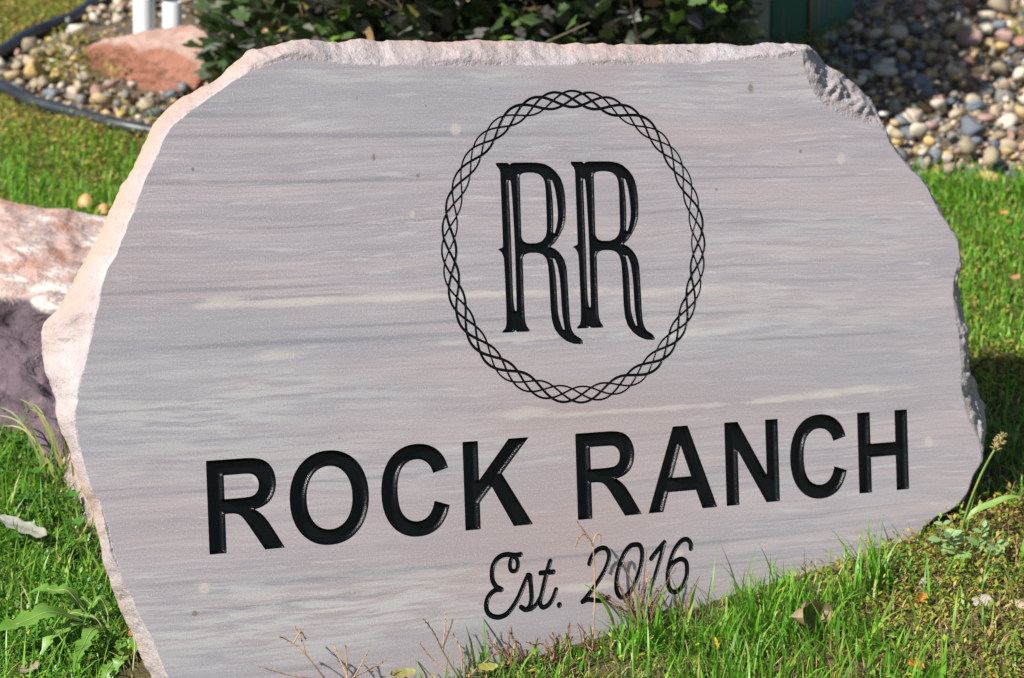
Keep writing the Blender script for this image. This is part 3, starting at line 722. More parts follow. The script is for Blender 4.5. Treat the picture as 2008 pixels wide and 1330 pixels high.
M_SMALLT = mat_plain('tan_fieldstone', (.40, .31, .20), (.56, .46, .33), .85, 60, 0, .004)
def pebble_mesh(name, seed, sub=2, flat=.6):
    bm = bmesh.new(); bmesh.ops.create_icosphere(bm, subdivisions=sub, radius=1)
    r = random.Random(seed); sx, sy, sz = r.uniform(.75, 1.2), r.uniform(.6, .95), flat*r.uniform(.8, 1.2)
    planes = [(Vector((r.gauss(0,1), r.gauss(0,1), r.gauss(0,1))).normalized(), r.uniform(.38, .78)) for _ in range(9)]
    for v in bm.verts:
        for n, d in planes:
            k = v.co.dot(n) - d
            if k > 0: v.co -= n*k*.95
        v.co *= 1 + .30*noise.noise(v.co*1.3 + Vector((seed*3.1, 0, 0))) + .07*noise.noise(v.co*3.1 + Vector((seed*1.7, 0, 0)))
        v.co.x *= sx; v.co.y *= sy; v.co.z *= sz
    me = bpy.data.meshes.new(name); bm.to_mesh(me); bm.free()
    me.polygons.foreach_set('use_smooth', [True]*len(me.polygons)); return me
def small_stone(px, py, wpx, mat, label, seed, flat=.6):
    me = pebble_mesh('stone', seed, 3, flat); me.materials.append(mat)
    p = P(px, py, 0); s = wpx/FPX*(p-CAM).length/2
    o = bpy.data.objects.new('small_stone', me); o.location = p + Vector((0, 0, s*.35)); o.scale = (s, s, s); o.rotation_euler = (.1, .1, seed)
    col.objects.link(o); tag(o, label, 'stone')
small_stone(1812, 1147, 30, M_SMALL, 'round grey brown stone near the lower right end of the slab', 3, .9)
small_stone(1932, 1194, 56, M_SMALL, 'flat grey stone in yellowing ground cover at right', 5, .5)
small_stone(1996, 1200, 70, M_SMALLT, 'tan flat stone beside the grey one at the right edge', 8, .4)

# ------------------------------------------------------------ gravel bed, edging
EDGE_L = [(-420,330),(-160,215),(-60,160),(0,131),(55,97),(110,74),(150,57),(195,18),(240,-40),(290,-120)]
EDGE_N = [(-420,60),(-160,120),(-60,158),(0,184),(60,214),(110,229),(170,247),(230,264),(290,275),(430,300),(700,340),(1000,365),(1400,376),(1700,378),(1890,377),(1960,378),(2080,384),(2500,410)]
def tube_pts(pts, r, seg=10):
    V, F = [], []; n = len(pts); up = Vector((0, 0, 1))
    for i, p in enumerate(pts):
        t = (pts[min(i+1, n-1)] - pts[max(i-1, 0)]).normalized(); a = t.cross(up)
        if a.length < 1e-4: a = t.cross(Vector((0, 1, 0)))
        a.normalize(); b = a.cross(t)
        rr = r(i/(n-1)) if callable(r) else r
        for k in range(seg):
            an = 2*math.pi*k/seg; V.append(p + (a*math.cos(an) + b*math.sin(an))*rr)
    for i in range(n-1):
        for k in range(seg):
            F.append((i*seg+k, i*seg+(k+1) % seg, (i+1)*seg+(k+1) % seg, (i+1)*seg+k))
    F.append(tuple(reversed(range(seg)))); F.append(tuple(range((n-1)*seg, n*seg)))
    return V, F
def merge(parts):
    V, F = [], []
    for v, f in parts:
        b = len(V); V += list(v); F += [tuple(i+b for i in q) for q in f]
    return V, F
def edging(pxs, label, h=.028):
    wp = [P(x, y, 0) for x, y in pxs]
    sm = smooth_open([np.array(p) for p in wp], 8)
    pts = [Vector((p[0], p[1], G0(p[0], p[1]) + h - (.034 if p[0] > .3 else 0) + .006*noise.noise(Vector((p[0]*3, p[1]*3, 1))))) for p in sm]
    root = empty('lawn_edging', pts[0]); tag(root, label, 'edging')
    off = -root.location
    v, f = tube_pts(pts, .0125, 12); o = mesh_obj('bead', [p + off for p in v], f, M_EDGING, root)
    # strip below the bead
    V, F = [], []
    for i, p in enumerate(pts):
        t = (pts[min(i+1, len(pts)-1)] - pts[max(i-1, 0)]).normalized(); a = t.cross(Vector((0,0,1))).normalized()*.0015
        for dz, s_ in ((-.005, 1), (-.005, -1), (-.12, -1), (-.12, 1)): V.append(p + off + a*s_ + Vector((0,0,dz)))
    for i in range(len(pts)-1):
        for k in range(4): F.append((i*4+k, i*4+(k+1) % 4, i*4+4+(k+1) % 4, i*4+4+k))
    mesh_obj('strip', V, F, M_EDGING, root, False)
edging(EDGE_L, 'black plastic lawn edging along the far side of the left gravel, under the brown turf')
edging(EDGE_N, 'black plastic lawn edging curving along the near side of the gravel, behind the slab', .017)

# bed polygon in world x,y
poly = [P(x, y, 0) for x, y in EDGE_N if x >= -60] + [Vector((3.2, 7.5, 0)), Vector((-1.1, 7.5, 0))] + [P(x, y, 0) for x, y in reversed(EDGE_L) if x >= -60]
poly = np.array([(p.x, p.y) for p in poly])
def inside(X, Y, pl):
    ins = np.zeros(X.shape, bool)
    for i in range(len(pl)):
        ax, ay = pl[i-1]; bx, by = pl[i]
        if ay != by: ins ^= ((ay > Y) != (by > Y)) & (X < (bx-ax)*(Y-ay)/(by-ay)+ax)
    return ins
gx = np.arange(-1.7, 3.3, .05); gy = np.arange(2.6, 7.6, .05)
Vb, Fb = [], []; idx = {}
XX, YY = np.meshgrid(gx, gy); IN = inside(XX+.025, YY+.025, poly)
for j, i in zip(*np.nonzero(IN)):
    q = []
    for dj, di in ((0,0),(0,1),(1,1),(1,0)):
        k = (j+dj, i+di)
        if k not in idx:
            x, y = gx[0]+k[1]*.05, gy[0]+k[0]*.05; idx[k] = len(Vb); Vb.append((x, y, Gn(x, y)+.012))
        q.append(idx[k])
    Fb.append(tuple(q))
bed = mesh_obj('gravel_bed', Vb, Fb, M_BEDSOIL); tag(bed, kind='structure')
# pebbles: thrown one by one, no two overlapping much
peb = []; cell = {}
def try_put(x, y, r, lay, fac=.82):
    ci, cj = int(x/.1), int(y/.1)
    for a in (-1,0,1):
        for b in (-1,0,1):
            for (qx, qy, qr) in cell.get((lay, ci+a, cj+b), ()):
                if (x-qx)**2+(y-qy)**2 < (fac*(r+qr))**2: return False
    cell.setdefault((lay, ci, cj), []).append((x, y, r)); return True
rp = random.Random(11)
blockers = []
for att in range(90000):
    y = rp.uniform(3.2, 6.0); x = rp.uniform(-1.5, 1.7)
    r = rp.choice((.024, .020, .016, .014, .012, .010)) * rp.uniform(.85, 1.15) * (1.0 if att < 14000 else .7)
    if try_put(x, y, r, 0): peb.append((x, y, r, 0))
for att in range(26000):
    y = rp.uniform(3.2, 6.0); x = rp.uniform(-1.5, 1.7); r = rp.choice((.026, .020, .017, .014, .012))*rp.uniform(.85, 1.15)
    if try_put(x, y, r, 1, 1.12): peb.append((x, y, r, 1))
pa = np.array([(p[0], p[1]) for p in peb]); pr = np.array([p[2]*.8+.008 for p in peb]); ok = inside(pa[:,0], pa[:,1], poly) & inside(pa[:,0]-pr, pa[:,1], poly) & inside(pa[:,0]+pr*.8, pa[:,1], poly) & inside(pa[:,0], pa[:,1]-pr, poly) & inside(pa[:,0]-pr*.7, pa[:,1]+pr*.7, poly)
peb = [p for p, k in zip(peb, ok) if k]
RIMPX = [o for f, o, d in RIM]
rimp = np.array(RIMPX, float)
def weedy(x, y): return noise.noise(Vector((x*3.1, y*3.1, 40)))
vis = []; rest = []
for p in peb:
    x, y, r, lay = p
    if weedy(x, y) > .28 and rp.random() < .4: continue
    px, py = proj((x, y, G0(x, y)))
    m = 25
    if inside(np.array([px]), np.array([py]), np.array([(150,80),(172,160),(245,200),(400,205),(450,110),(400,40),(210,60)], float))[0]: continue
    hid = bool(inside(np.array([px]), np.array([py]), rimp)[0]) or (450 < px < 1590 and py < 100)
    (vis if (-m < px < 2008+m and -m < py < 420 and not hid) else rest).append((r/((y*y+x*x)**.5), p))
vis.sort(reverse=True); rest += vis[300:]; vis = vis[:300]
print('pebbles', len(vis), len(rest))
PM = [pebble_mesh('pebble', 100+k, 2, .62) for k in range(14)]
for m_ in PM: m_.materials.append(M_PEB)
for q, (x, y, r, lay) in vis:
    o = bpy.data.objects.new('pebble', PM[rp.randrange(14)])
    o.location = (x, y, G0(x, y)+.012+(r*.25 if lay == 0 else .014+r*.5)); o.scale = (r*1.15,)*3
    o.rotation_euler = (rp.gauss(0,.3), rp.gauss(0,.3), rp.uniform(0, 6.3)); link(o, bed)
for _ in range(9000):   # grit between the rocks
    y = rp.uniform(3.2, 5.6); x = rp.uniform(-1.4, 1.6); q = (x, y, rp.uniform(.004, .008), 0)
    rest.append((0, q))
gk = inside(np.array([q[1][0] for q in rest]), np.array([q[1][1] for q in rest]), poly); rest = [q for q, k in zip(rest, gk) if k]
tmpl = []
for k in range(6):
    me_ = pebble_mesh('t', 200+k, 1, .62); v = np.array([list(q.co) for q in me_.vertices]); f = np.array([list(q.vertices) for q in me_.polygons]); tmpl.append((v, f)); bpy.data.meshes.remove(me_)
VV_, FF_, AA_ = [], [], []; b = 0
for q, (x, y, r, lay) in rest:
    v, f = tmpl[rp.randrange(6)]; rot = np.array(Euler((rp.gauss(0,.3), rp.gauss(0,.3), rp.uniform(0,6.3))).to_matrix())
    VV_.append(v@rot.T*r*1.15 + np.array((x, y, G0(x, y)+.012+(r*.25 if lay == 0 else .014+r*.5)))); FF_.append(f+b); b += len(v); AA_.append(np.full(len(v), rp.random()))
o = np_mesh('pebble_fill', np.concatenate(VV_), np.concatenate(FF_), M_PEBS, bed, True, {'rnd': np.concatenate(AA_)}); o['kind'] = 'stuff'

# ------------------------------------------------------------ pipes
def pipe(px, py, r, h, lean, label, top_open=True):
    p = P(px, py, 0); root = empty('white_pipe', p); tag(root, label, 'pipe', 'white plastic pipes standing behind the red rock')
    root.rotation_euler = (0, lean, 0)
    V, F = [], []; n = 32
    prof = [(r, -.1), (r, h-.002), (r-.001, h), (r-.004, h), (r-.005, h-.003), (r-.005, h-.3)]
    for rr, z in prof:
        for k in range(n): a = 2*math.pi*k/n; V.append((rr*math.cos(a), rr*math.sin(a), z))
    for i in range(len(prof)-1):
        for k in range(n): F.append((i*n+k, i*n+(k+1) % n, (i+1)*n+(k+1) % n, (i+1)*n+k))
    mesh_obj('tube', V, F, M_PVC, root)
    v2, f2 = tube_pts([Vector((0, 0, .5*h)), Vector((0, 0, .5*h+.05))], r+.003, 28)
    if h > .3: mesh_obj('coupling', v2, f2, M_PVC, root)
sc1 = 4602/4.75
pipe(283, 92, 21/sc1, .62, R(2), 'taller white plastic pipe, left one of the pair behind the red rock')
pipe(338, 88, 20/sc1, .086, R(1.5), 'shorter cut-off white plastic pipe, right one of the pair beside the shrub')

# ------------------------------------------------------------ cabinet and board behind the shrub
def prism(name, base_pts, h, mat, parent, bev=.004):
    bm = bmesh.new(); o_ = parent.location
    lo = [bm.verts.new(Vector(p) - o_ - Vector((0, 0, .05))) for p in base_pts]; hi = [bm.verts.new(Vector((p[0], p[1], base_pts[0][2]+h)) - o_) for p in base_pts]
    n = len(lo); bm.faces.new(lo); bm.faces.new(list(reversed(hi)))
    for i in range(n): bm.faces.new((lo[i], hi[i], hi[(i+1) % n], lo[(i+1) % n]))
    bmesh.ops.recalc_face_normals(bm, faces=bm.faces)
    if bev: bmesh.ops.bevel(bm, geom=list(bm.edges), offset=bev, segments=2, affect='EDGES')
    me = bpy.data.meshes.new(name); bm.to_mesh(me); bm.free(); me.materials.append(mat)
    return link(bpy.data.objects.new(name, me), parent)
def mat_teal():
    s = NT('weathered_green_paint'); tc = s.n('ShaderNodeTexCoord').outputs['Object']
    n = s.noise(8, 4, .6, tc, 0, (1, 1, .35)); st = s.noise(1, 3, .6, tc, .4, (34, 34, 5))
    c = s.ramp(n, [(.3, (.010, .080, .052)), (.7, (.025, .13, .085))])
    c = s.mix(s.ramp(st, [(.60, 0), (.68, .85)]), c, (.36, .09, .05))
    return s.out(c, .5, s.bump(n, .2, .002), .4)
M_TEAL = mat_teal()
c1_ = P(1590, 108, 0); a1_ = P(1500, 116, 0); b1_ = P(1672, 62, 0); d1_ = a1_ + (b1_-c1_)
cab = empty('green_cabinet', c1_); tag(cab, 'dark green metal cabinet with rust red streaks behind the shrub', 'cabinet')
prism('body', [c1_, b1_, d1_, a1_], .30, M_TEAL, cab)
lid = prism('lid', [c1_ + (c1_-d1_)*.05, b1_ + (b1_-a1_)*.05, d1_ + (d1_-c1_)*.05, a1_ + (a1_-b1_)*.05], .02, M_TEAL, cab); lid.location.z = .32
v, f = tube_pts([c1_-cab.location+Vector((-.004,-.006,0)), c1_-cab.location+Vector((-.004,-.006,.29))], .005, 8)
mesh_obj('corner_trim', v, f, mat_plain('dull_brass_trim', (.16, .15, .08), (.26, .24, .14), .5, 20), cab)
# door panel standing proud of the front
pa_ = a1_ + (c1_-a1_)*.12; pb_ = a1_ + (c1_-a1_)*.86; nn = Vector((0,-1,0))*.004
prism('door_panel', [pa_+nn+Vector((0,0,.05)), pb_+nn+Vector((0,0,.05)), pb_+Vector((0,.003,.05)), pa_+Vector((0,.003,.05))], .2, M_TEAL, cab, .001)
M_BEIGE = mat_plain('grey_beige_board', (.24, .235, .19), (.34, .33, .27), .7, 14)
p1 = P(1432, 128, 0); p2 = P(1507, 126, 0); bk = Vector((0, .03, .005))
brd = empty('beige_board', p1); tag(brd, 'upright grey beige board between the shrub and the green cabinet', 'board')
for k in range(2):
    qa = p1 + (p2-p1)*(k*.5+.004); qb = p1 + (p2-p1)*(k*.5+.496); prism('plank', [qa, qb, qb+bk, qa+bk], .4, M_BEIGE, brd, .002)

# ------------------------------------------------------------ shrub
def lobed_leaf(n=26, lobes=5, depth=.3, seed=0, toothed=.07, fold=.18, cup=.12):
    r = random.Random(seed); V = [(0, 0, 0)]; out = []
    for k in range(n):
        t = k/n; a = math.pi*(t*2-1)*.93
        rad = .62 + .38*math.cos(a)**1*.45
        rad *= 1 - depth*(.5-.5*math.cos(lobes*a + (math.pi if lobes % 2 == 0 else 0)))
        rad *= 1 + toothed*(1 if k % 2 else -1) + r.uniform(-.04, .04)
        x = math.sin(a)*rad; y = .1 + math.cos(a)*rad*1.05 + .42
        z = -cup*(x*x+y*y)*1.1 + fold*abs(x) + .04*math.sin(9*x+seed)
        out.append((x, y, z))
    V = [(0, .42, -.02)] + out; F = [(0, 1+k, 1+(k+1) % n) for k in range(n)]
    V.append((0, 0, 0)); return np.array(V), F
LM = []
for k in range(6):
    v, f = lobed_leaf(seed=k, depth=.22+.05*(k % 3), fold=random.uniform(.05, .35), cup=random.uniform(.05, .35)); v = v[:-1]
    LM.append((v, f))
sh_base = P(950, 165, 0)
shrub = empty('lobed_leaf_shrub', sh_base); tag(shrub, 'dense shrub of dark lobed leaves and thin twigs directly behind the slab', 'shrub')
rs_ = random.Random(21)
leafpos = []
def shrub_x(px): return (px-1004)/4602*4.05
xl, xr = shrub_x(402), shrub_x(1475)
for k in range(15000):
    x = rs_.uniform(xl, xr); yc = 4.18
    h = rs_.random()**.9*1.1
    prof = 1 - (2*(x-xl)/(xr-xl)-1)**6*.6
    y = yc + rs_.uniform(-.30, .34)*prof*(.75+.5*math.sin(min(h/.5, 1)*1.5)) - .02
    if h > .85*prof + .2*noise.noise(Vector((x*5, y*5, 1))) + .1: continue
    if noise.noise(Vector((x*7, y*7, h*8))) < -.30: continue
    z = G0(x, y) + h + .015
    leafpos.append((x, y, z))
def leaf_mat_pick(): return rs_.choices(range(6), (30, 22, 19, 17, 7, 5))[0]
meshes = {}
for li, (v, f) in enumerate(LM):
    for mi in range(6):
        me_ = bpy.data.meshes.new('shrub_leaf'); me_.from_pydata(v.tolist(), [], f); me_.materials.append(M_SHRUBS[mi]); me_.polygons.foreach_set('use_smooth', [True]*len(f)); meshes[(li, mi)] = me_
cand = []
for (x, y, z) in leafpos:
    px, py = proj((x, y, z)); cand.append((y if (-20 < py < 125 and 330 < px < 1500) else 99, x, y, z))
cand.sort(); big = []; fill = []
for i, (k, x, y, z) in enumerate(cand): (big if (i < 300 and k < 99) else fill).append((x, y, z))
def leaf_rot(): return Euler((rs_.gauss(.55, .45), rs_.gauss(0, .5), rs_.uniform(-1.9, 1.9) + math.pi), 'XYZ')
for x, y, z in big:
    o = bpy.data.objects.new('leaf', meshes[(rs_.randrange(6), leaf_mat_pick())]); o.location = Vector((x, y, z)) - sh_base
    s_ = rs_.uniform(.017, .034); o.scale = (s_,)*3; o.rotation_euler = leaf_rot(); link(o, shrub)
VV_, FF_, AA_ = [], [], []; b = 0
for x, y, z in fill:
    v, f = LM[rs_.randrange(6)]; s_ = rs_.uniform(.022, .038); rot = np.array(leaf_rot().to_matrix())
    VV_.append((v@rot.T)*s_ + np.array(Vector((x, y, z)) - sh_base)); FF_.append(np.array(f)+b); b += len(v); AA_.append(np.full(len(v), rs_.random()))
o = np_mesh('foliage', np.concatenate(VV_), np.concatenate(FF_), M_SHRUB, shrub, True, {'rnd': np.concatenate(AA_)}); o['kind'] = 'stuff'
for k in range(80):
    x0 = rs_.uniform(xl+.12, xr-.1); y0 = 4.18 + rs_.uniform(-.1, .3); z0 = G0(x0, y0)
    pts_ = [Vector((x0, y0, z0-.02)) - sh_base]; d = Vector((rs_.gauss(0, .5), rs_.gauss(-.25, .4), 1)).normalized()
    for j in range(7):
        d = (d + Vector((rs_.gauss(0, .15), rs_.gauss(0, .15), 0))).normalized(); pts_.append(pts_[-1] + d*.09)
    v, f = tube_pts(pts_, lambda t: .0022*(1-t)+.0009, 6); mesh_obj('twig', v, f, M_BARK, shrub)

# ------------------------------------------------------------ grass and ground cover (numpy blades)
def fan_blades(x, y, z, n, h, w_, bend, rnd, azi, segs=4, tip=.15, flat=0.0):
    """n blades: ribbons bending over; arrays of length n"""
    t = np.linspace(0, 1, segs+1)
    ca, sa = np.cos(azi), np.sin(azi)
    dx = np.cos(azi+math.pi/2+rng.normal(0, .6, n)); dy = np.sin(azi+math.pi/2+rng.normal(0, .6, n))
    V = np.zeros((n, segs+1, 2, 3))
    for k, tt in enumerate(t):
        ang = bend*tt
        out = h*tt*np.sin(ang)*.9; up = h*tt*np.cos(ang)
        wid = w_*np.minimum(1, (1-tt)*2.2+tip*.2)*(.7+.6*min(tt*3, 1)*.5)
        cx = x + ca*out; cy = y + sa*out; cz = z + up + TS*(cy-y)
        V[:,k,0] = np.stack([cx-dx*wid/2, cy-dy*wid/2, cz], -1); V[:,k,1] = np.stack([cx+dx*wid/2, cy+dy*wid/2, cz], -1)
    b_ = (np.arange(n)*(segs+1)*2)[:,None]
    q = np.array([[2*k, 2*k+1, 2*k+3, 2*k+2] for k in range(segs)])
    F = (b_[:,:,None] + q[None]).reshape(-1, 4)
    return V.reshape(-1, 3), F, np.repeat(rnd, (segs+1)*2)
fbed = lambda x, y: inside(x, y, poly)
slab_foot = np.array([[*W(*uv(300, 1500), -.0).xy], [*W(*uv(1690, 1200), 0).xy], [*W(*uv(1880, 990), 0).xy], [*W(*uv(1880, 990), .16).xy], [*W(*uv(300, 1500), .2).xy]])
def zs(x, y): return np.array([Gn(a, b_) for a, b_ in zip(x, y)])
def vnoise(x, y, s, o=0): return np.array([noise.noise(Vector((a*s, b_*s, o))) for a, b_ in zip(x, y)])
def scatter(n, x0, x1, y0, y1):
    x = rng.uniform(x0, x1, n); y = rng.uniform(y0, y1, n)
    k = ~fbed(x, y) & ~inside(x, y, slab_foot); x, y = x[k], y[k]; z = zs(x, y)
    px, py = proj_np(x, y, z); return x, y, z, px, py
def keep(mask, *arrs): return [a[mask] for a in arrs]
def build(name, lists, mat, label, cat):
    V, F, A = [], [], []; b_ = 0
    for v, f, a in lists: V.append(v); F.append(f+b_); A.append(a); b_ += len(v)
    o = np_mesh(name, np.concatenate(V), np.concatenate(F), mat, None, True, {'rnd': np.concatenate(A)})
    return tag(o, label, cat, None, 'stuff')
# coverage masks (0..1) from where the photo shows each kind, in ground position
def m_lush(px, py, x, y):     # tall bright grass
    front = (py > 1150 - .12*(px-1150)) & (px > 820) & (px < 1800 + (py-1150)*1.5)
    mid_r = (px > 1650) & (py > 385) & (py < 690)
    left_mid = (px < 330) & (py > 225) & (py < 470)
    return front, mid_r, left_mid
# a) near lush grass right
x, y, z, px, py = scatter(190000, -.9, 1.0, 1.55, 3.0)
base_line = 1290 - .25*(px-1000)
w1 = ((px > 760) & (py > base_line - 30) & (px < 1600 + (py-1200)*1.6)).astype(float)*np.clip((px-880)/260, .08, 1)
w1 = np.maximum(w1, ((px < 330) & (py > np.interp(px, [-200, 0, 70, 125, 190, 240], [800, 815, 870, 960, 1110, 1150]))).astype(float)*.3); w1 = np.maximum(w1, (py > 1420)*.5)
w1 = np.maximum(w1, ((px > 1700) & (py > 1050)).astype(float)*.10)
w1 = w1*np.clip(.85 + .9*vnoise(x, y, 9), .2, 1)
k = rng.random(len(x)) < w1*.42; x, y, z, px = keep(k, x, y, z, px)
n = len(x); hh = rng.gamma(5, .0075, n)*(1+.45*vnoise(x, y, 6, 5)); hh = np.clip(hh, .012, .085)
A1 = fan_blades(x, y, z-.003, n, hh, rng.uniform(.0012, .0030, n), rng.uniform(.05, 1.3, n), rng.beta(2, 2, n), rng.uniform(0, 6.28, n), 5)
# a few long wide blades
x, y, z, px, py = scatter(2500, -.2, .9, 1.9, 2.9); bl = 1290 - .25*(px-1000)
k = (px > 1150) & (py > bl+10) & (rng.random(len(x)) < .16); x, y, z = keep(k, x, y, z); n = len(x)
A2 = fan_blades(x, y, z, n, rng.uniform(.05, .085, n), rng.uniform(.003, .0045, n), rng.uniform(.2, .9, n), rng.uniform(.5, .88, n), rng.uniform(0, 6.28, n), 7)
foot_px = [(820,1318),(900,1318),(1000,1305),(1100,1290),(1200,1275),(1300,1262),(1400,1246),(1500,1228),(1600,1200),(1680,1172),(1740,1140)]
fx_, fy_ = [], []
for (ax, ay), (bx, by) in zip(foot_px, foot_px[1:]):
    for _ in range(46 if ax > 1150 else 16):
        t = rng.random(); q = P(ax+(bx-ax)*t, ay+(by-ay)*t + rng.gamma(2, 8), 0); fx_.append(q.x + rng.normal(0, .006)); fy_.append(q.y)
x = np.array(fx_); y = np.array(fy_); z = zs(x, y); n = len(x); cl = np.clip(.9 + 1.3*vnoise(x, y, 16, 9), .3, 1.6)
A3 = fan_blades(x, y, z, n, rng.uniform(.025, .065, n)*cl, rng.uniform(.0014, .0032, n), rng.uniform(.05, .9, n), rng.beta(2, 2, n), rng.uniform(0, 6.28, n), 6)
build('tall_grass', [A1, A2, A3], M_GRASS, 'tall bright green grass growing along the foot of the slab', 'grass')
# b) lawn behind, left and right
L = []
x, y, z, px, py = scatter(420000, -1.6, 1.7, 2.5, 4.2)
wl_ = np.zeros(len(x))
wl_[(px < 480) & (py > 250 + .05*px) & (py < 640)] = 1
wl_[(px > 1600) & (py > 378) & (py < 1000)] = 1
wl_[(py >= 640) & (px < 1600)] = .4
dry = np.clip(.5 - 2.2*(py-270+px*-.15)/110, 0, 1)*(px < 500); wl_ *= (1-.8*dry)
dryr = np.exp(-((py-735)/45)**2)*(px > 1600); wl_ *= (1-.85*dryr)
wl_ *= np.clip(.85+.9*vnoise(x, y, 7, 2), .12, 1)
k = rng.random(len(x)) < wl_*.62; x, y, z, py = keep(k, x, y, z, py); n = len(x)
B1 = fan_blades(x, y, z-.002, n, np.clip(rng.gamma(6, .0036, n), .008, .045), rng.uniform(.0012, .0028, n), rng.uniform(.1, 1.4, n), np.clip(rng.beta(2.4, 2, n), 0, 1), rng.uniform(0, 6.28, n), 3)
# far + outside lawn, coarse
x, y, z, px, py = scatter(60000, -4.5, 4.5, .3, 6.5)
k = ((px < -60) | (px > 2100) | (py > 1400)) & (rng.random(len(x)) < .55); x, y, z = keep(k, x, y, z); n = len(x)
B2 = fan_blades(x, y, z-.002, n, np.clip(rng.gamma(6, .005, n), .01, .06), rng.uniform(.003, .006, n), rng.uniform(.1, 1.4, n), rng.beta(2.4, 2, n), rng.uniform(0, 6.28, n), 2)
ex, ey = [], []
for (ax, ay), (bx, by) in zip(EDGE_N, EDGE_N[1:]):
    if bx < 1500 or ax > 2300: continue
    for _ in range(int((bx-ax)*5)):
        t = rng.random(); q = P(ax+(bx-ax)*t, ay+(by-ay)*t, 0); ex.append(q.x); ey.append(q.y + rng.normal(.0, .028))
x = np.array(ex); y = np.array(ey); z = zs(x, y)+.008; n = len(x)
B3 = fan_blades(x, y, z, n, rng.gamma(6, .0045, n), rng.uniform(.0015, .003, n), rng.uniform(.2, 1.4, n), rng.beta(2.2, 1.6, n), rng.uniform(0, 6.28, n), 3)
build('lawn', [B1, B2, B3], M_LAWN, 'short green lawn behind and beside the slab', 'lawn')
# c) yellowing small-leaved ground cover
def leaflets(x, y, z, n, size, hgt, rnd, aspect=.45):
    """little pointed leaves, 4 verts folded rhomb"""
    a = rng.uniform(0, 6.28, n); til = rng.uniform(-.2, 1.0, n)
    d = np.stack([np.cos(a)*np.cos(til), np.sin(a)*np.cos(til), np.sin(til)], -1); s_ = np.stack([-np.sin(a), np.cos(a), rng.normal(0, .3, n)], -1)
    c = np.stack([x, y, z+np.minimum(hgt, .026)], -1); L_ = size[:,None]
    nrm = np.cross(d, s_)
    V = np.stack([c, c+d*L_*.5+s_*L_*aspect*.5+nrm*L_*.06, c+d*L_, c+d*L_*.5-s_*L_*aspect*.5+nrm*L_*.06], 1).reshape(-1, 3)
    F = (np.arange(n)*4)[:,None] + np.array([0,1,2,3])[None]
    return V, F, np.repeat(rnd, 4)
x, y, z, px, py = scatter(900000, -1.75, 1.75, 1.7, 5.6)
wc = np.zeros(len(x))
wc[(px > 1600) & (py > 1000)] = .85
wc[(px > 1560) & (py > 1150)] *= .9
wc = np.maximum(wc, .85*np.exp(-((py-735)/70)**2)*(px > 1600)); wc = np.maximum(wc, .22*((px > 1600) & (py < 1000)))
wc = np.maximum(wc, .95*((px < 560) & (py < 300)))
wc = np.maximum(wc, np.clip(1-(py-200-px*.25)/190, 0, .95)*(px < 560))
wc = np.maximum(wc, .2); wc = np.where((py > 1120) & (px > 300) & (px < 1560+(py-1200)*1.4), .07, wc); wc = np.where((px < 340) & (py > 760), .12, wc)
wc *= np.clip(.85+.8*vnoise(x, y, 10, 8), .15, 1)
k = rng.random(len(x)) < wc*.9; x, y, z, px, py = keep(k, x, y, z, px, py); n = len(x)
near = py > 900
C1 = leaflets(x, y, z, n, rng.uniform(.005, .011, n), rng.gamma(2, .006, n), np.clip(rng.beta(1.6, 1.5, n)+.22*vnoise(x, y, 13, 3), 0, 1))
x, y, z, px, py = scatter(90000, -1.75, 1.75, 1.7, 5.6)
wt = np.where((px > 1550) & (py > 950), 1.1, .22); wt = np.where((px < 560) & (py < 320), .5, wt); k = rng.random(len(x)) < wt*.8
x, y, z = keep(k, x, y, z); n = len(x)
C2 = fan_blades(x, y, z, n, rng.uniform(.012, .035, n), rng.uniform(.0008, .0018, n), rng.uniform(.6, 1.7, n), rng.uniform(.5, 1, n), rng.uniform(0, 6.28, n), 3)
build('ground_cover', [C1, C2], M_COVER, 'low yellowing ground cover with tiny leaves at the right and far left', 'ground cover')
# thatch in near grass
x, y, z, px, py = scatter(90000, -.9, 1.2, 1.6, 3.1); k = (py > 760) & (rng.random(len(x)) < .42); x, y, z = keep(k, x, y, z); n = len(x)
T1 = fan_blades(x, y, z+.002, n, rng.uniform(.012, .04, n), rng.uniform(.0006, .0015, n), rng.uniform(.9, 1.7, n), rng.random(n), rng.uniform(0, 6.28, n), 3)
build('thatch', [T1], M_THATCH, 'thin dead straw lying between the green blades', 'dead grass')
# d) left near weeds: small oval leaves on wiry stems
x, y, z, px, py = scatter(520000, -1.0, .2, 1.7, 2.95)
foot = np.interp(px, [-200, 0, 70, 125, 190, 240], [800, 815, 870, 960, 1110, 1150])
wd = ((px < 420) & (py > foot)).astype(float)*np.clip(.30+1.5*vnoise(x, y, 16, 6), .03, 1)
k = rng.random(len(x)) < wd*.75; x, y, z, py = keep(k, x, y, z, py); n = len(x)
D1 = leaflets(x, y, z, n, rng.uniform(.0045, .0115, n), rng.gamma(2.2, .009, n), rng.beta(2, 1.6, n), .46)
x, y, z, px, py = scatter(60000, -1.0, .2, 1.7, 2.95); foot = np.interp(px, [-200, 0, 70, 125, 190, 240], [800, 815, 870, 960, 1110, 1150]); k = (px < 420) & (py > foot) & (rng.random(len(x)) < .5); x, y, z, py = keep(k, x, y, z, py); n = len(x)
D2 = fan_blades(x, y, z, n, rng.uniform(.02, .075, n), rng.uniform(.0010, .0030, n), rng.uniform(.1, 1.5, n), rng.uniform(.35, 1, n), rng.uniform(0, 6.28, n), 4)
x, y, z, px, py = scatter(60000, .35, 1.1, 2.1, 3.1); wd = ((px > 1700) & (py > 960)).astype(float)*np.clip(.3+1.2*vnoise(x, y, 11, 6), 0, 1)
k = rng.random(len(x)) < wd*.5; x, y, z = keep(k, x, y, z); n = len(x)
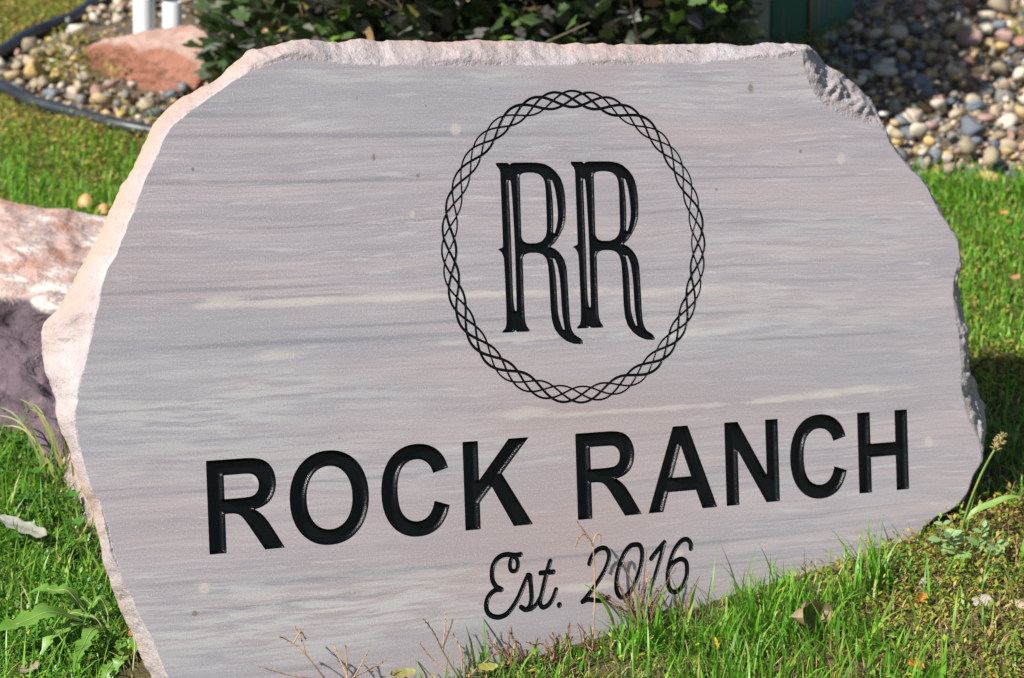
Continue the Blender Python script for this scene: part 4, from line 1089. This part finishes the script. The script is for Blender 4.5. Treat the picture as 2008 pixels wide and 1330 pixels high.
D3 = leaflets(x, y, z, n, rng.uniform(.005, .010, n), rng.gamma(2.2, .007, n), rng.uniform(.4, 1, n), .5)
# weeds poking through the gravel
x = rng.uniform(-1.3, 1.6, 110000); y = rng.uniform(3.1, 5.8, 110000)
k = fbed(x, y); x, y = x[k], y[k]; k = vnoise(x, y, 3.1, 40) > .22; x, y = x[k], y[k]; z = zs(x, y)+.03; n = len(x)
D4 = leaflets(x, y, z, n, rng.uniform(.006, .013, n), rng.gamma(2, .007, n), rng.uniform(.2, 1, n), .5)
build('weeds', [D1, D2, D3], M_WEED, 'tangle of small leaved green weeds left of the slab and by its right end', 'weeds')
build('gravel_weeds', [D4], M_COVER, 'patches of low weeds coming up through the gravel', 'weeds')

# ------------------------------------------------------------ single plants in front
def ribbon(pts, wfun, nrm=Vector((0, 0, 1)), fold=.25):
    V, F = [], []; n = len(pts)
    for i, p in enumerate(pts):
        t = (pts[min(i+1, n-1)] - pts[max(i-1, 0)]).normalized(); s_ = t.cross(nrm).normalized(); up = s_.cross(t)
        w_ = wfun(i/(n-1)); V += [p - s_*w_ + up*w_*fold, p, p + s_*w_ + up*w_*fold]
    for i in range(n-1):
        a = i*3; F += [(a, a+1, a+4, a+3), (a+1, a+2, a+5, a+4)]
    return V, F
def Pf(px, py, back):  # point on the view ray a little before the stone face, by set-off from the face
    return on_face(px, py, -back)
def stalk_clump(name, basepx, off, stalks, mat, label, catg, group=None, r=.0009, seeds=True):
    """stalks: list of px polylines; each rises from the base; standing 'off' metres before the face"""
    base = Pf(*basepx, off); root = empty(name, base); tag(root, label, catg, group)
    rr = random.Random(int(basepx[0]))
    for st_ in stalks:
        ps = [Pf(x, y, off*(1-.5*i/len(st_))+rr.uniform(-.004, .004)) - base for i, (x, y) in enumerate(st_)]
        sm = [Vector(q) for q in smooth_open([np.array(p) for p in ps], 5)] if len(ps) > 2 else ps
        parts = [tube_pts(sm, lambda t: r*(1-.5*t), 5)]
        if seeds:
            n0 = int(len(sm)*.35)
            for p, q in zip(sm[n0:], sm[n0+1:]):
                for _ in range(2):
                    tt = rr.random(); c = p.lerp(q, tt); d = (q-p).normalized() + Vector((rr.gauss(0,.5), rr.gauss(0,.5), rr.gauss(0,.4)))
                    d.normalize(); parts.append(tube_pts([c, c+d*.0018, c+d*.0036], lambda t: .0006*(1-t*.8), 4))
        v, f = merge(parts); mesh_obj('stalk', v, f, mat if rr.random() < .75 else M_DRY, root)
def fan_stalks(base, n, spread, hgt, seed, curl=.3):
    rr = random.Random(seed); out = []
    for k in range(n):
        a = rr.uniform(-spread, spread); h = hgt*rr.uniform(.45, 1); x, y = base[0]+rr.uniform(-12, 12), base[1]+rr.uniform(-4, 8); pts_ = [(x, y)]
        for j in range(5):
            a += rr.gauss(0, curl*.5); x += math.sin(a)*h/5; y -= math.cos(a)*h/5; pts_.append((x, y))
        out.append(pts_)
    return out
GD = 'clumps of dead seeding grass along the foot of the slab'
stalk_clump('dead_grass_clump', (1262, 1235), .035, fan_stalks((1262, 1235), 26, .75, 120, 1) + [[(1262,1230),(1245,1160),(1222,1100)],[(1265,1230),(1262,1150),(1268,1082)],[(1270,1230),(1290,1170),(1325,1115)],[(1350,1220),(1345,1180),(1372,1130)],[(1250,1225),(1230,1180),(1212,1140)]], M_DRYD, 'bushy reddish clump of dead seeding grass in front of the digits 01', 'dead grass', GD)
stalk_clump('dead_grass_clump', (640, 1335), .03, [[(640,1335),(600,1285),(575,1262),(548,1248)],[(600,1285),(590,1250),(577,1228)],[(575,1262),(590,1240),(600,1255)],[(680,1335),(680,1300),(677,1262)],[(690,1335),(710,1300),(722,1275)],[(685,1335),(665,1290),(655,1265)],[(690,1330),(730,1310),(752,1297)],[(640,1335),(570,1325),(510,1308)]], M_DRY, 'sparse tan dead grass clump near the bottom edge, left of the others', 'dead grass', GD)
stalk_clump('dead_grass_clump', (880, 1320), .03, [[(900,1330),(870,1280),(850,1240),(832,1215)],[(868,1275),(872,1240),(874,1202)],[(868,1270),(880,1240),(888,1215)],[(905,1320),(905,1280),(888,1240)],[(915,1320),(925,1270),(920,1245)],[(880,1320),(845,1290),(822,1260)],[(925,1320),(960,1290),(985,1270)]], M_DRYD, 'dark wiry dead grass clump below and left of the word Est', 'dead grass', GD)
stalk_clump('dead_grass_clump', (1050, 1310), .035, fan_stalks((1020, 1310), 14, 1.1, 95, 3, .8) + fan_stalks((1090, 1300), 16, 1.1, 110, 4, .8), M_DRYD, 'low curly dead grass below the word Est and its full stop', 'dead grass', GD, .0008)
stalk_clump('dead_grass_clump', (1720, 1215), .03, [[(1740,1240),(1715,1170),(1690,1110),(1686,1045)],[(1715,1170),(1706,1090),(1703,1048)],[(1700,1200),(1690,1120),(1682,1080)],[(1790,1220),(1752,1130),(1745,1100),(1770,1062),(1800,1062)],[(1755,1120),(1720,1085),(1695,1058)],[(1745,1235),(1700,1170),(1696,1130),(1688,1110)]], M_DRY, 'tan dead grass stalks at the lower right end of the slab', 'dead grass', GD)
stalk_clump('dead_grass_clump', (1350, 1235), .03, fan_stalks((1350, 1240), 9, .8, 70, 6), M_DRYD, 'short dark dead grass clump just below the digit 6', 'dead grass', GD)
stalk_clump('dead_grass_clump', (1165, 1300), .03, fan_stalks((1165, 1305), 12, 1.0, 85, 8, .6), M_DRYD, 'low dead grass tuft below the digit 2', 'dead grass', GD, .0008)
stalk_clump('dead_grass_clump', (1480, 1235), .025, fan_stalks((1450, 1238), 9, 1.2, 55, 14, .9) + fan_stalks((1520, 1222), 8, 1.2, 60, 15, .9), M_DRYD, 'thin dead grass wisps along the slab foot between the digit 6 and the crumpled leaf', 'dead grass', GD, .0007)
stalk_clump('dead_grass_clump', (1640, 1190), .025, fan_stalks((1640, 1195), 12, .8, 100, 16, .5), M_DRY, 'straw coloured wisps rising just right of the crumpled brown leaf', 'dead grass', GD, .0008)
# tall thin stalk before the digit 2
b_ = Pf(1164, 1340, .03); root = empty('seed_stalk', b_); tag(root, 'single tall thin dry stalk with three drooping seed heads in front of the digit 2', 'grass stalk')
sp = lambda L_: [Vector(q) - b_ for q in smooth_open([np.array(Pf(x, y, .022)) for x, y in L_], 5)]
v, f = tube_pts(sp([(1164,1340),(1162,1270),(1166,1180),(1166,1120),(1163,1070)]), .0008, 6); mesh_obj('stem', v, f, M_DRY, root)
for L_ in ([(1163,1072),(1155,1055),(1140,1035),(1131,1022)], [(1160,1062),(1145,1048),(1133,1058),(1129,1072)], [(1163,1070),(1167,1052),(1175,1048),(1178,1062)]):
    pts_ = sp(L_); prt = [tube_pts(pts_, .0008, 5)]
    for q in pts_[2:]: d = Vector((random.gauss(0,1), random.gauss(0,.5), random.gauss(-.3,1))).normalized(); prt.append(tube_pts([q, q+d*.0014, q+d*.0028], lambda t: .0006*(1-.8*t), 4))
    v, f = merge(prt); mesh_obj('seed_head', v, f, M_DRY, root)
# green seed stalk at right
M_STEM = mat_plain('green_stem', (.10, .16, .03), (.20, .27, .06), .5, 30, .2)
M_SEED = mat_plain('seed_head', (.17, .14, .05), (.32, .25, .10), .8, 200, .1, .002)
g0 = P(1878, 1075, 0); root = empty('seeding_grass', g0); tag(root, 'tall green grass stem with a plump seed head and one broad blade, right of the slab', 'grass stalk')
def hp(px, py): # point above g0 in the vertical plane facing the viewer
    d = ray(px, py); return CAM + d*(g0.y/d.y) - g0
st_ = [hp(1877,1080),hp(1885,1040),hp(1900,990),hp(1922,935),hp(1940,900),hp(1953,878)]
v, f = tube_pts([Vector(q) for q in smooth_open([np.array(p) for p in st_], 5)], .0015, 8); mesh_obj('stem', v, f, M_STEM, root)
prt = []; a0, a1 = hp(1951,884), hp(1967,852)
prt.append(tube_pts([a0.lerp(a1, k/6) for k in range(7)], lambda t: .0042*math.sin(math.pi*(.12+.8*t)), 8))
for k in range(90):
    t = random.random(); c = a0.lerp(a1, t); d = Vector((random.gauss(0,1), random.gauss(0,1), random.gauss(.9,.5))).normalized()
    c = c + Vector((d.x, d.y, 0))*.0045*math.sin(math.pi*(.12+.8*t)); prt.append(tube_pts([c, c+d*.0025, c+d*.005], lambda q: .0012*(1-.85*q), 4))
v, f = merge(prt); mesh_obj('seed_head', v, f, M_SEED, root)
M_BLADE = mat_plain('broad_blade', (.13, .26, .04), (.22, .36, .08), .45, 20, .35)
bl_ = [hp(1893,1018),hp(1915,1000),hp(1945,988),hp(1975,976),hp(2000,974)]
v, f = ribbon([Vector(q) for q in smooth_open([np.array(p) for p in bl_], 5)], lambda t: .0042*math.sin(math.pi*min(.08+t*.9, 1))**.8, Vector((0, -.6, .8))); mesh_obj('blade', v, f, M_BLADE, root)
# leafy weed sprigs in front of the dark gap at the right end
M_SPRIG = mat_plain('pale_green_leaf', (.16, .26, .10), (.27, .38, .17), .45, 60, .3)
def sprig(px, py, hpx, lean, seed, label):
    g = P(px, py, 0); root = empty('weed_sprig', g); tag(root, label, 'weed', 'upright weed sprigs by the right end of the slab')
    rr = random.Random(seed); s = (g-CAM).length/FPX; H = hpx*s
    pts_ = [Vector((0, 0, 0))]
    for k in range(8): pts_.append(pts_[-1] + Vector((lean*H/8 + rr.gauss(0, .0012), rr.gauss(0, .001), H/8)))
    v, f = tube_pts(pts_, .0009, 6); mesh_obj('stem', v, f, M_STEM, root)
    for k in range(2, 9):
        for sd_ in (-1, 1):
            if rr.random() < .35: continue
            a = rr.uniform(-1.1, 1.1) + (0 if sd_ > 0 else math.pi); d = Vector((math.cos(a), math.sin(a)*.7, rr.uniform(-.1, 1.0))).normalized(); L_ = rr.uniform(.009, .019)*(1.25-k*.06)
            c = pts_[k]; q = [c + d*L_*t for t in (0, .25, .5, .75, 1)]
            v, f = ribbon(q, lambda t, L_=L_: L_*.30*math.sin(math.pi*min(max(t, .04), .97)), Vector((0, -.5, .85))); mesh_obj('leaf', v, f, M_SPRIG, root)
sprig(1838, 1110, 85, .12, 1, 'pale green weed sprig nearest the slab, right of its lower corner')
sprig(1868, 1120, 75, -.1, 2, 'pale green weed sprig between the slab corner and the grass stem')
sprig(1912, 1105, 70, .1, 3, 'pale green weed sprig just right of the tall grass stem')
sprig(1940, 1110, 45, .2, 4, 'short pale green weed sprig farthest right of the four')
# dandelions
M_DAND = mat_plain('dandelion_leaf', (.11, .25, .03), (.19, .36, .06), .42, 25, .38)
M_DAND2 = mat_plain('dandelion_midrib', (.30, .33, .15), (.40, .36, .22), .5, 25, .2)
def dandelion(px, py, leaves, label):
    c = P(px, py, .005); root = empty('dandelion', c); tag(root, label, 'dandelion', 'dandelions left of the slab')
    for (tx, ty, hh_, w_) in leaves:
        e = P(tx, ty, hh_) - c; n = 30; pts_ = []
        for k in range(n+1):
            t = k/n; p = e*t; p.z += .035*math.sin(math.pi*t)*(1-.3*t) + .002*math.sin(t*17+tx); p += Vector((.004*math.sin(t*5+ty), .004*math.cos(t*4+tx), 0)); pts_.append(p)
        def wf(t, w_=w_, tx=tx):
            if t < .3: return w_*.12
            env = math.sin(math.pi*min((t-.3)/.74+.1, 1))**.7; saw = ((t*7.5+tx*.1) % 1); return max(w_*env*(.38+.62*(1-saw)), .0006)
        v, f = ribbon(pts_, wf, Vector((0, -.25, .95)), .22); o = mesh_obj('leaf', v, f, M_DAND, root)
        v, f = tube_pts([p + Vector((0,0,.0004)) for p in pts_[:24]], lambda t: .0011*(1-.6*t), 5); mesh_obj('midrib', v, f, M_DAND2, o)
dandelion(215, 1262, [(-20,1250,.06,.017),(50,1160,.06,.011),(70,1290,.03,.010),(130,1195,.035,.006),(150,1320,.03,.010),(180,1200,.04,.007),(110,1245,.02,.007)], 'larger dandelion with jagged leaves reaching to the left photo edge')
dandelion(262, 1345, [(235,1290,.05,.009),(215,1330,.04,.009),(190,1360,.03,.008),(255,1275,.03,.006)], 'small dandelion at the bottom edge close beside the slab')
# clover
M_CLOVER = mat_plain('clover_leaf', (.05, .17, .02), (.10, .27, .035), .4, 80, .35)
def clover(px, py, hh_, s, label, seed):
    g = P(px, py, 0) ; g.z = G0(g.x, g.y); root = empty('clover_sprig', g); tag(root, label, 'clover', 'clover sprigs in the weeds left of the slab')
    rr = random.Random(seed); tip = Vector((rr.uniform(-.01, .01), rr.uniform(-.01, .01), hh_))
    v, f = tube_pts([Vector((0,0,0)), tip*.5 + Vector((.002,0,0)), tip], .0006, 5); mesh_obj('stem', v, f, M_STEM, root)
    a0 = rr.uniform(0, 6)
    me_ = None
    for k in range(3):
        a = a0 + k*2.09; V = [(0,0,0)]
        for j in range(11):
            t = j/10; an = (t-.5)*2.1; r_ = 1.3*s*(.55+.45*math.cos(an*.9)); V.append((math.cos(an)*r_*1.05, math.sin(an)*r_*.95, .12*s*math.sin(abs(an)*2)))
        F = [(0, j, j+1) for j in range(1, 11)]
        o = mesh_obj('leaflet', V, F, M_CLOVER, root); o.location = tip; o.rotation_euler = (rr.uniform(.2, .5), -.15, a)
for i, (a, b2, h_, s_, lb) in enumerate([(40,900,.03,.010,'clover sprig at the left edge under the purple boulder'),(58,1010,.035,.010,'dark clover sprig above the grey dead leaf'),(118,1015,.04,.009,'clover sprig beside the pale rock foot under the slab edge'),
        (150,1065,.04,.0115,'bright clover sprig touching the slab edge, right of the grey dead leaf'),(75,950,.035,.009,'clover sprig midway between boulder and grey dead leaf'),(20,1080,.03,.010,'clover sprig at the left edge under the grey dead leaf'),(128,920,.045,.007,'small clover sprig high beside the yellow grass tuft')]):
    clover(a, b2+25, h_, s_, lb, i)
# yellow-green arching blades between boulder and slab
M_YB = mat_plain('yellowing_blade', (.20, .24, .05), (.42, .36, .13), .5, 25, .35)
b_ = P(125, 960, 0); root = empty('grass_tuft', b_); tag(root, 'tuft of long yellow green blades arching over the boulder foot', 'grass')
for k, (tx, ty, hh_) in enumerate([(20,795,.09),(45,800,.10),(5,830,.07),(70,815,.10),(100,850,.10),(30,780,.11),(60,790,.09),(0,810,.08),(110,870,.10),(125,880,.09)]):
    e = P(tx, ty, hh_) - b_; o0 = Vector((random.uniform(-.02, .02), random.uniform(-.015, .015), 0))
    pts_ = [o0 + e*t + Vector((0, 0, .03*math.sin(math.pi*t))) for t in np.linspace(0, 1, 14)]
    v, f = ribbon(pts_, lambda t: .0014*(1-t)**.5+.0002, Vector((0, -.8, .5)), .3); mesh_obj('blade', v, f, M_YB if k % 3 else M_STEM, root)

# ------------------------------------------------------------ fallen leaves, mushrooms
def fallen(px, py, wpx, hpx, c1, c2, label, seed, h=.012, curl=.4, rz=0, shape='oval', tilt=0):
    g = P(px, py, h); s = (g-CAM).length/FPX; rr = random.Random(seed)
    L_ = max(wpx, hpx)*s/2; Wd = min(wpx, hpx)*s/2; n = 14; V, F = [], []
    for i in range(n+1):
        t = i/n*2-1; env = math.sqrt(max(1-t*t, 0))**(.9) * (1 + .16*math.sin(t*11+seed)) + .01
        for j in range(7):
            q = j/6*2-1; x_ = t*L_; y_ = q*Wd*env
            V.append((x_, y_, curl*abs(q)**1.6*Wd*.8 + curl*L_*.25*t*t + .08*L_*noise.noise(Vector((t*2, q*2, seed)))))
    for i in range(n):
        for j in range(6): a = i*7+j; F.append((a, a+1, a+8, a+7))
    m = mat_plain('fallen_leaf_colour', c1, c2, .55, 60, .3, .001)
    o = mesh_obj('fallen_leaf', V, F, m); o.location = g; o.rotation_euler = (R(25)+tilt, rr.uniform(-.3, .3), rz)
    tag(o, label, 'leaf')
OR1, OR2 = (.48, .14, .03), (.66, .27, .05)
fallen(1806, 1176, 16, 34, OR1, OR2, 'curled orange leaf near the lower right end of the slab', 1, .02, .8, R(60))
fallen(1792, 1308, 28, 44, (.55, .14, .03), (.72, .30, .05), 'orange leaf in the grass at the bottom edge, right side', 2, .02, .7, R(50))
fallen(1403, 1262, 12, 40, (.62, .36, .03), (.74, .48, .06), 'narrow yellow leaf in the grass below and right of the digits', 3, .03, .4, R(95))
fallen(1838, 1196, 16, 26, (.22, .27, .06), (.34, .36, .10), 'small yellow green leaf right of the curled orange leaf', 4, .015, .2, R(80))
fallen(1568, 1203, 50, 84, (.24, .17, .10), (.42, .32, .20), 'crumpled brown leaf leaning on the slab foot', 5, .025, 1.6, R(40), tilt=.9)
fallen(45, 1035, 120, 30, (.20, .20, .17), (.34, .33, .28), 'long grey dead leaf lying on the weeds at the left edge', 6, .045, .3, R(-28))
fallen(55, 1312, 24, 48, (.26, .22, .14), (.42, .36, .25), 'small pale tan leaf at the bottom left corner', 7, .03, .4, R(35))
fallen(252, 1243, 12, 26, (.46, .16, .07), (.60, .28, .12), 'rust brown leaf scrap tucked against the slab at lower left', 8, .03, .5, R(100))
fallen(1717, 197, 13, 22, (.62, .25, .02), (.76, .36, .03), 'tiny orange leaf on the shaded gravel by the slab corner', 9, .035, .4, R(70))
fallen(955, 1310, 44, 20, (.20, .25, .05), (.44, .36, .10), 'green and tan weed leaf at the slab foot below the word Est', 10, .03, .4, R(20))
fallen(790, 1322, 50, 22, (.16, .24, .05), (.40, .26, .10), 'reddish green weed leaf at the slab foot left of centre', 11, .03, .4, R(15))
fallen(1968, 418, 18, 10, (.50, .22, .05), (.62, .32, .09), 'small orange brown leaf on the lawn near the right edge, upper one', 12, .03, .4, R(10))
fallen(1990, 545, 22, 12, (.36, .16, .08), (.5, .26, .14), 'reddish brown leaf on the lawn near the right edge, lower one', 13, .03, .4, R(10))
M_MUSH = mat_plain('mushroom_cap', (.38, .21, .075), (.50, .32, .14), .45, 30, 0, .001)
M_MST = mat_plain('mushroom_stem', (.55, .48, .36), (.66, .60, .48), .7, 30)
def mushroom(px, py, wpx, hgt, label, gills=False):
    g = P(px, py, 0); root = empty('mushroom', g); tag(root, label, 'mushroom', 'mushrooms on the lawn behind the boulder')
    r_ = wpx/FPX*(g-CAM).length/2; n = 30; prof = [(0, 1.5), (.2, 1.47), (.45, 1.3), (.7, 1.0), (.88, .62), (1, .2), (1.0, .05), (.94, .0), (.6, .1), (.2, .15)]
    V, F = [], []
    for rr_, z_ in prof:
        for k in range(n): a = 2*math.pi*k/n; q = r_*rr_*(1+.035*math.sin(a*9)*rr_); V.append((q*math.cos(a), q*math.sin(a), hgt + r_*z_*.9))
    for i in range(len(prof)-1):
        for k in range(n): F.append((i*n+k, i*n+(k+1) % n, (i+1)*n+(k+1) % n, (i+1)*n+k))
    mesh_obj('cap', V, F, M_MUSH, root)
    v, f = tube_pts([Vector((0, 0, -.01)), Vector((.001, 0, hgt*.6)), Vector((0, 0, hgt+r_*.3))], r_*.22, 12); mesh_obj('stem', v, f, M_MST, root)
mushroom(170, 412, 37, .006, 'larger tan pointed mushroom cap left of the other on the green lawn')
mushroom(204, 424, 30, .004, 'smaller tan mushroom cap half hidden behind the boulder next to the slab')
print('objects', len(bpy.data.objects), 'tris', sum(len(o.data.loop_triangles) if o.data.loop_triangles else sum(len(p.vertices)-2 for p in o.data.polygons) for o in bpy.data.objects if o.type == 'MESH' and o.name != 'x'))
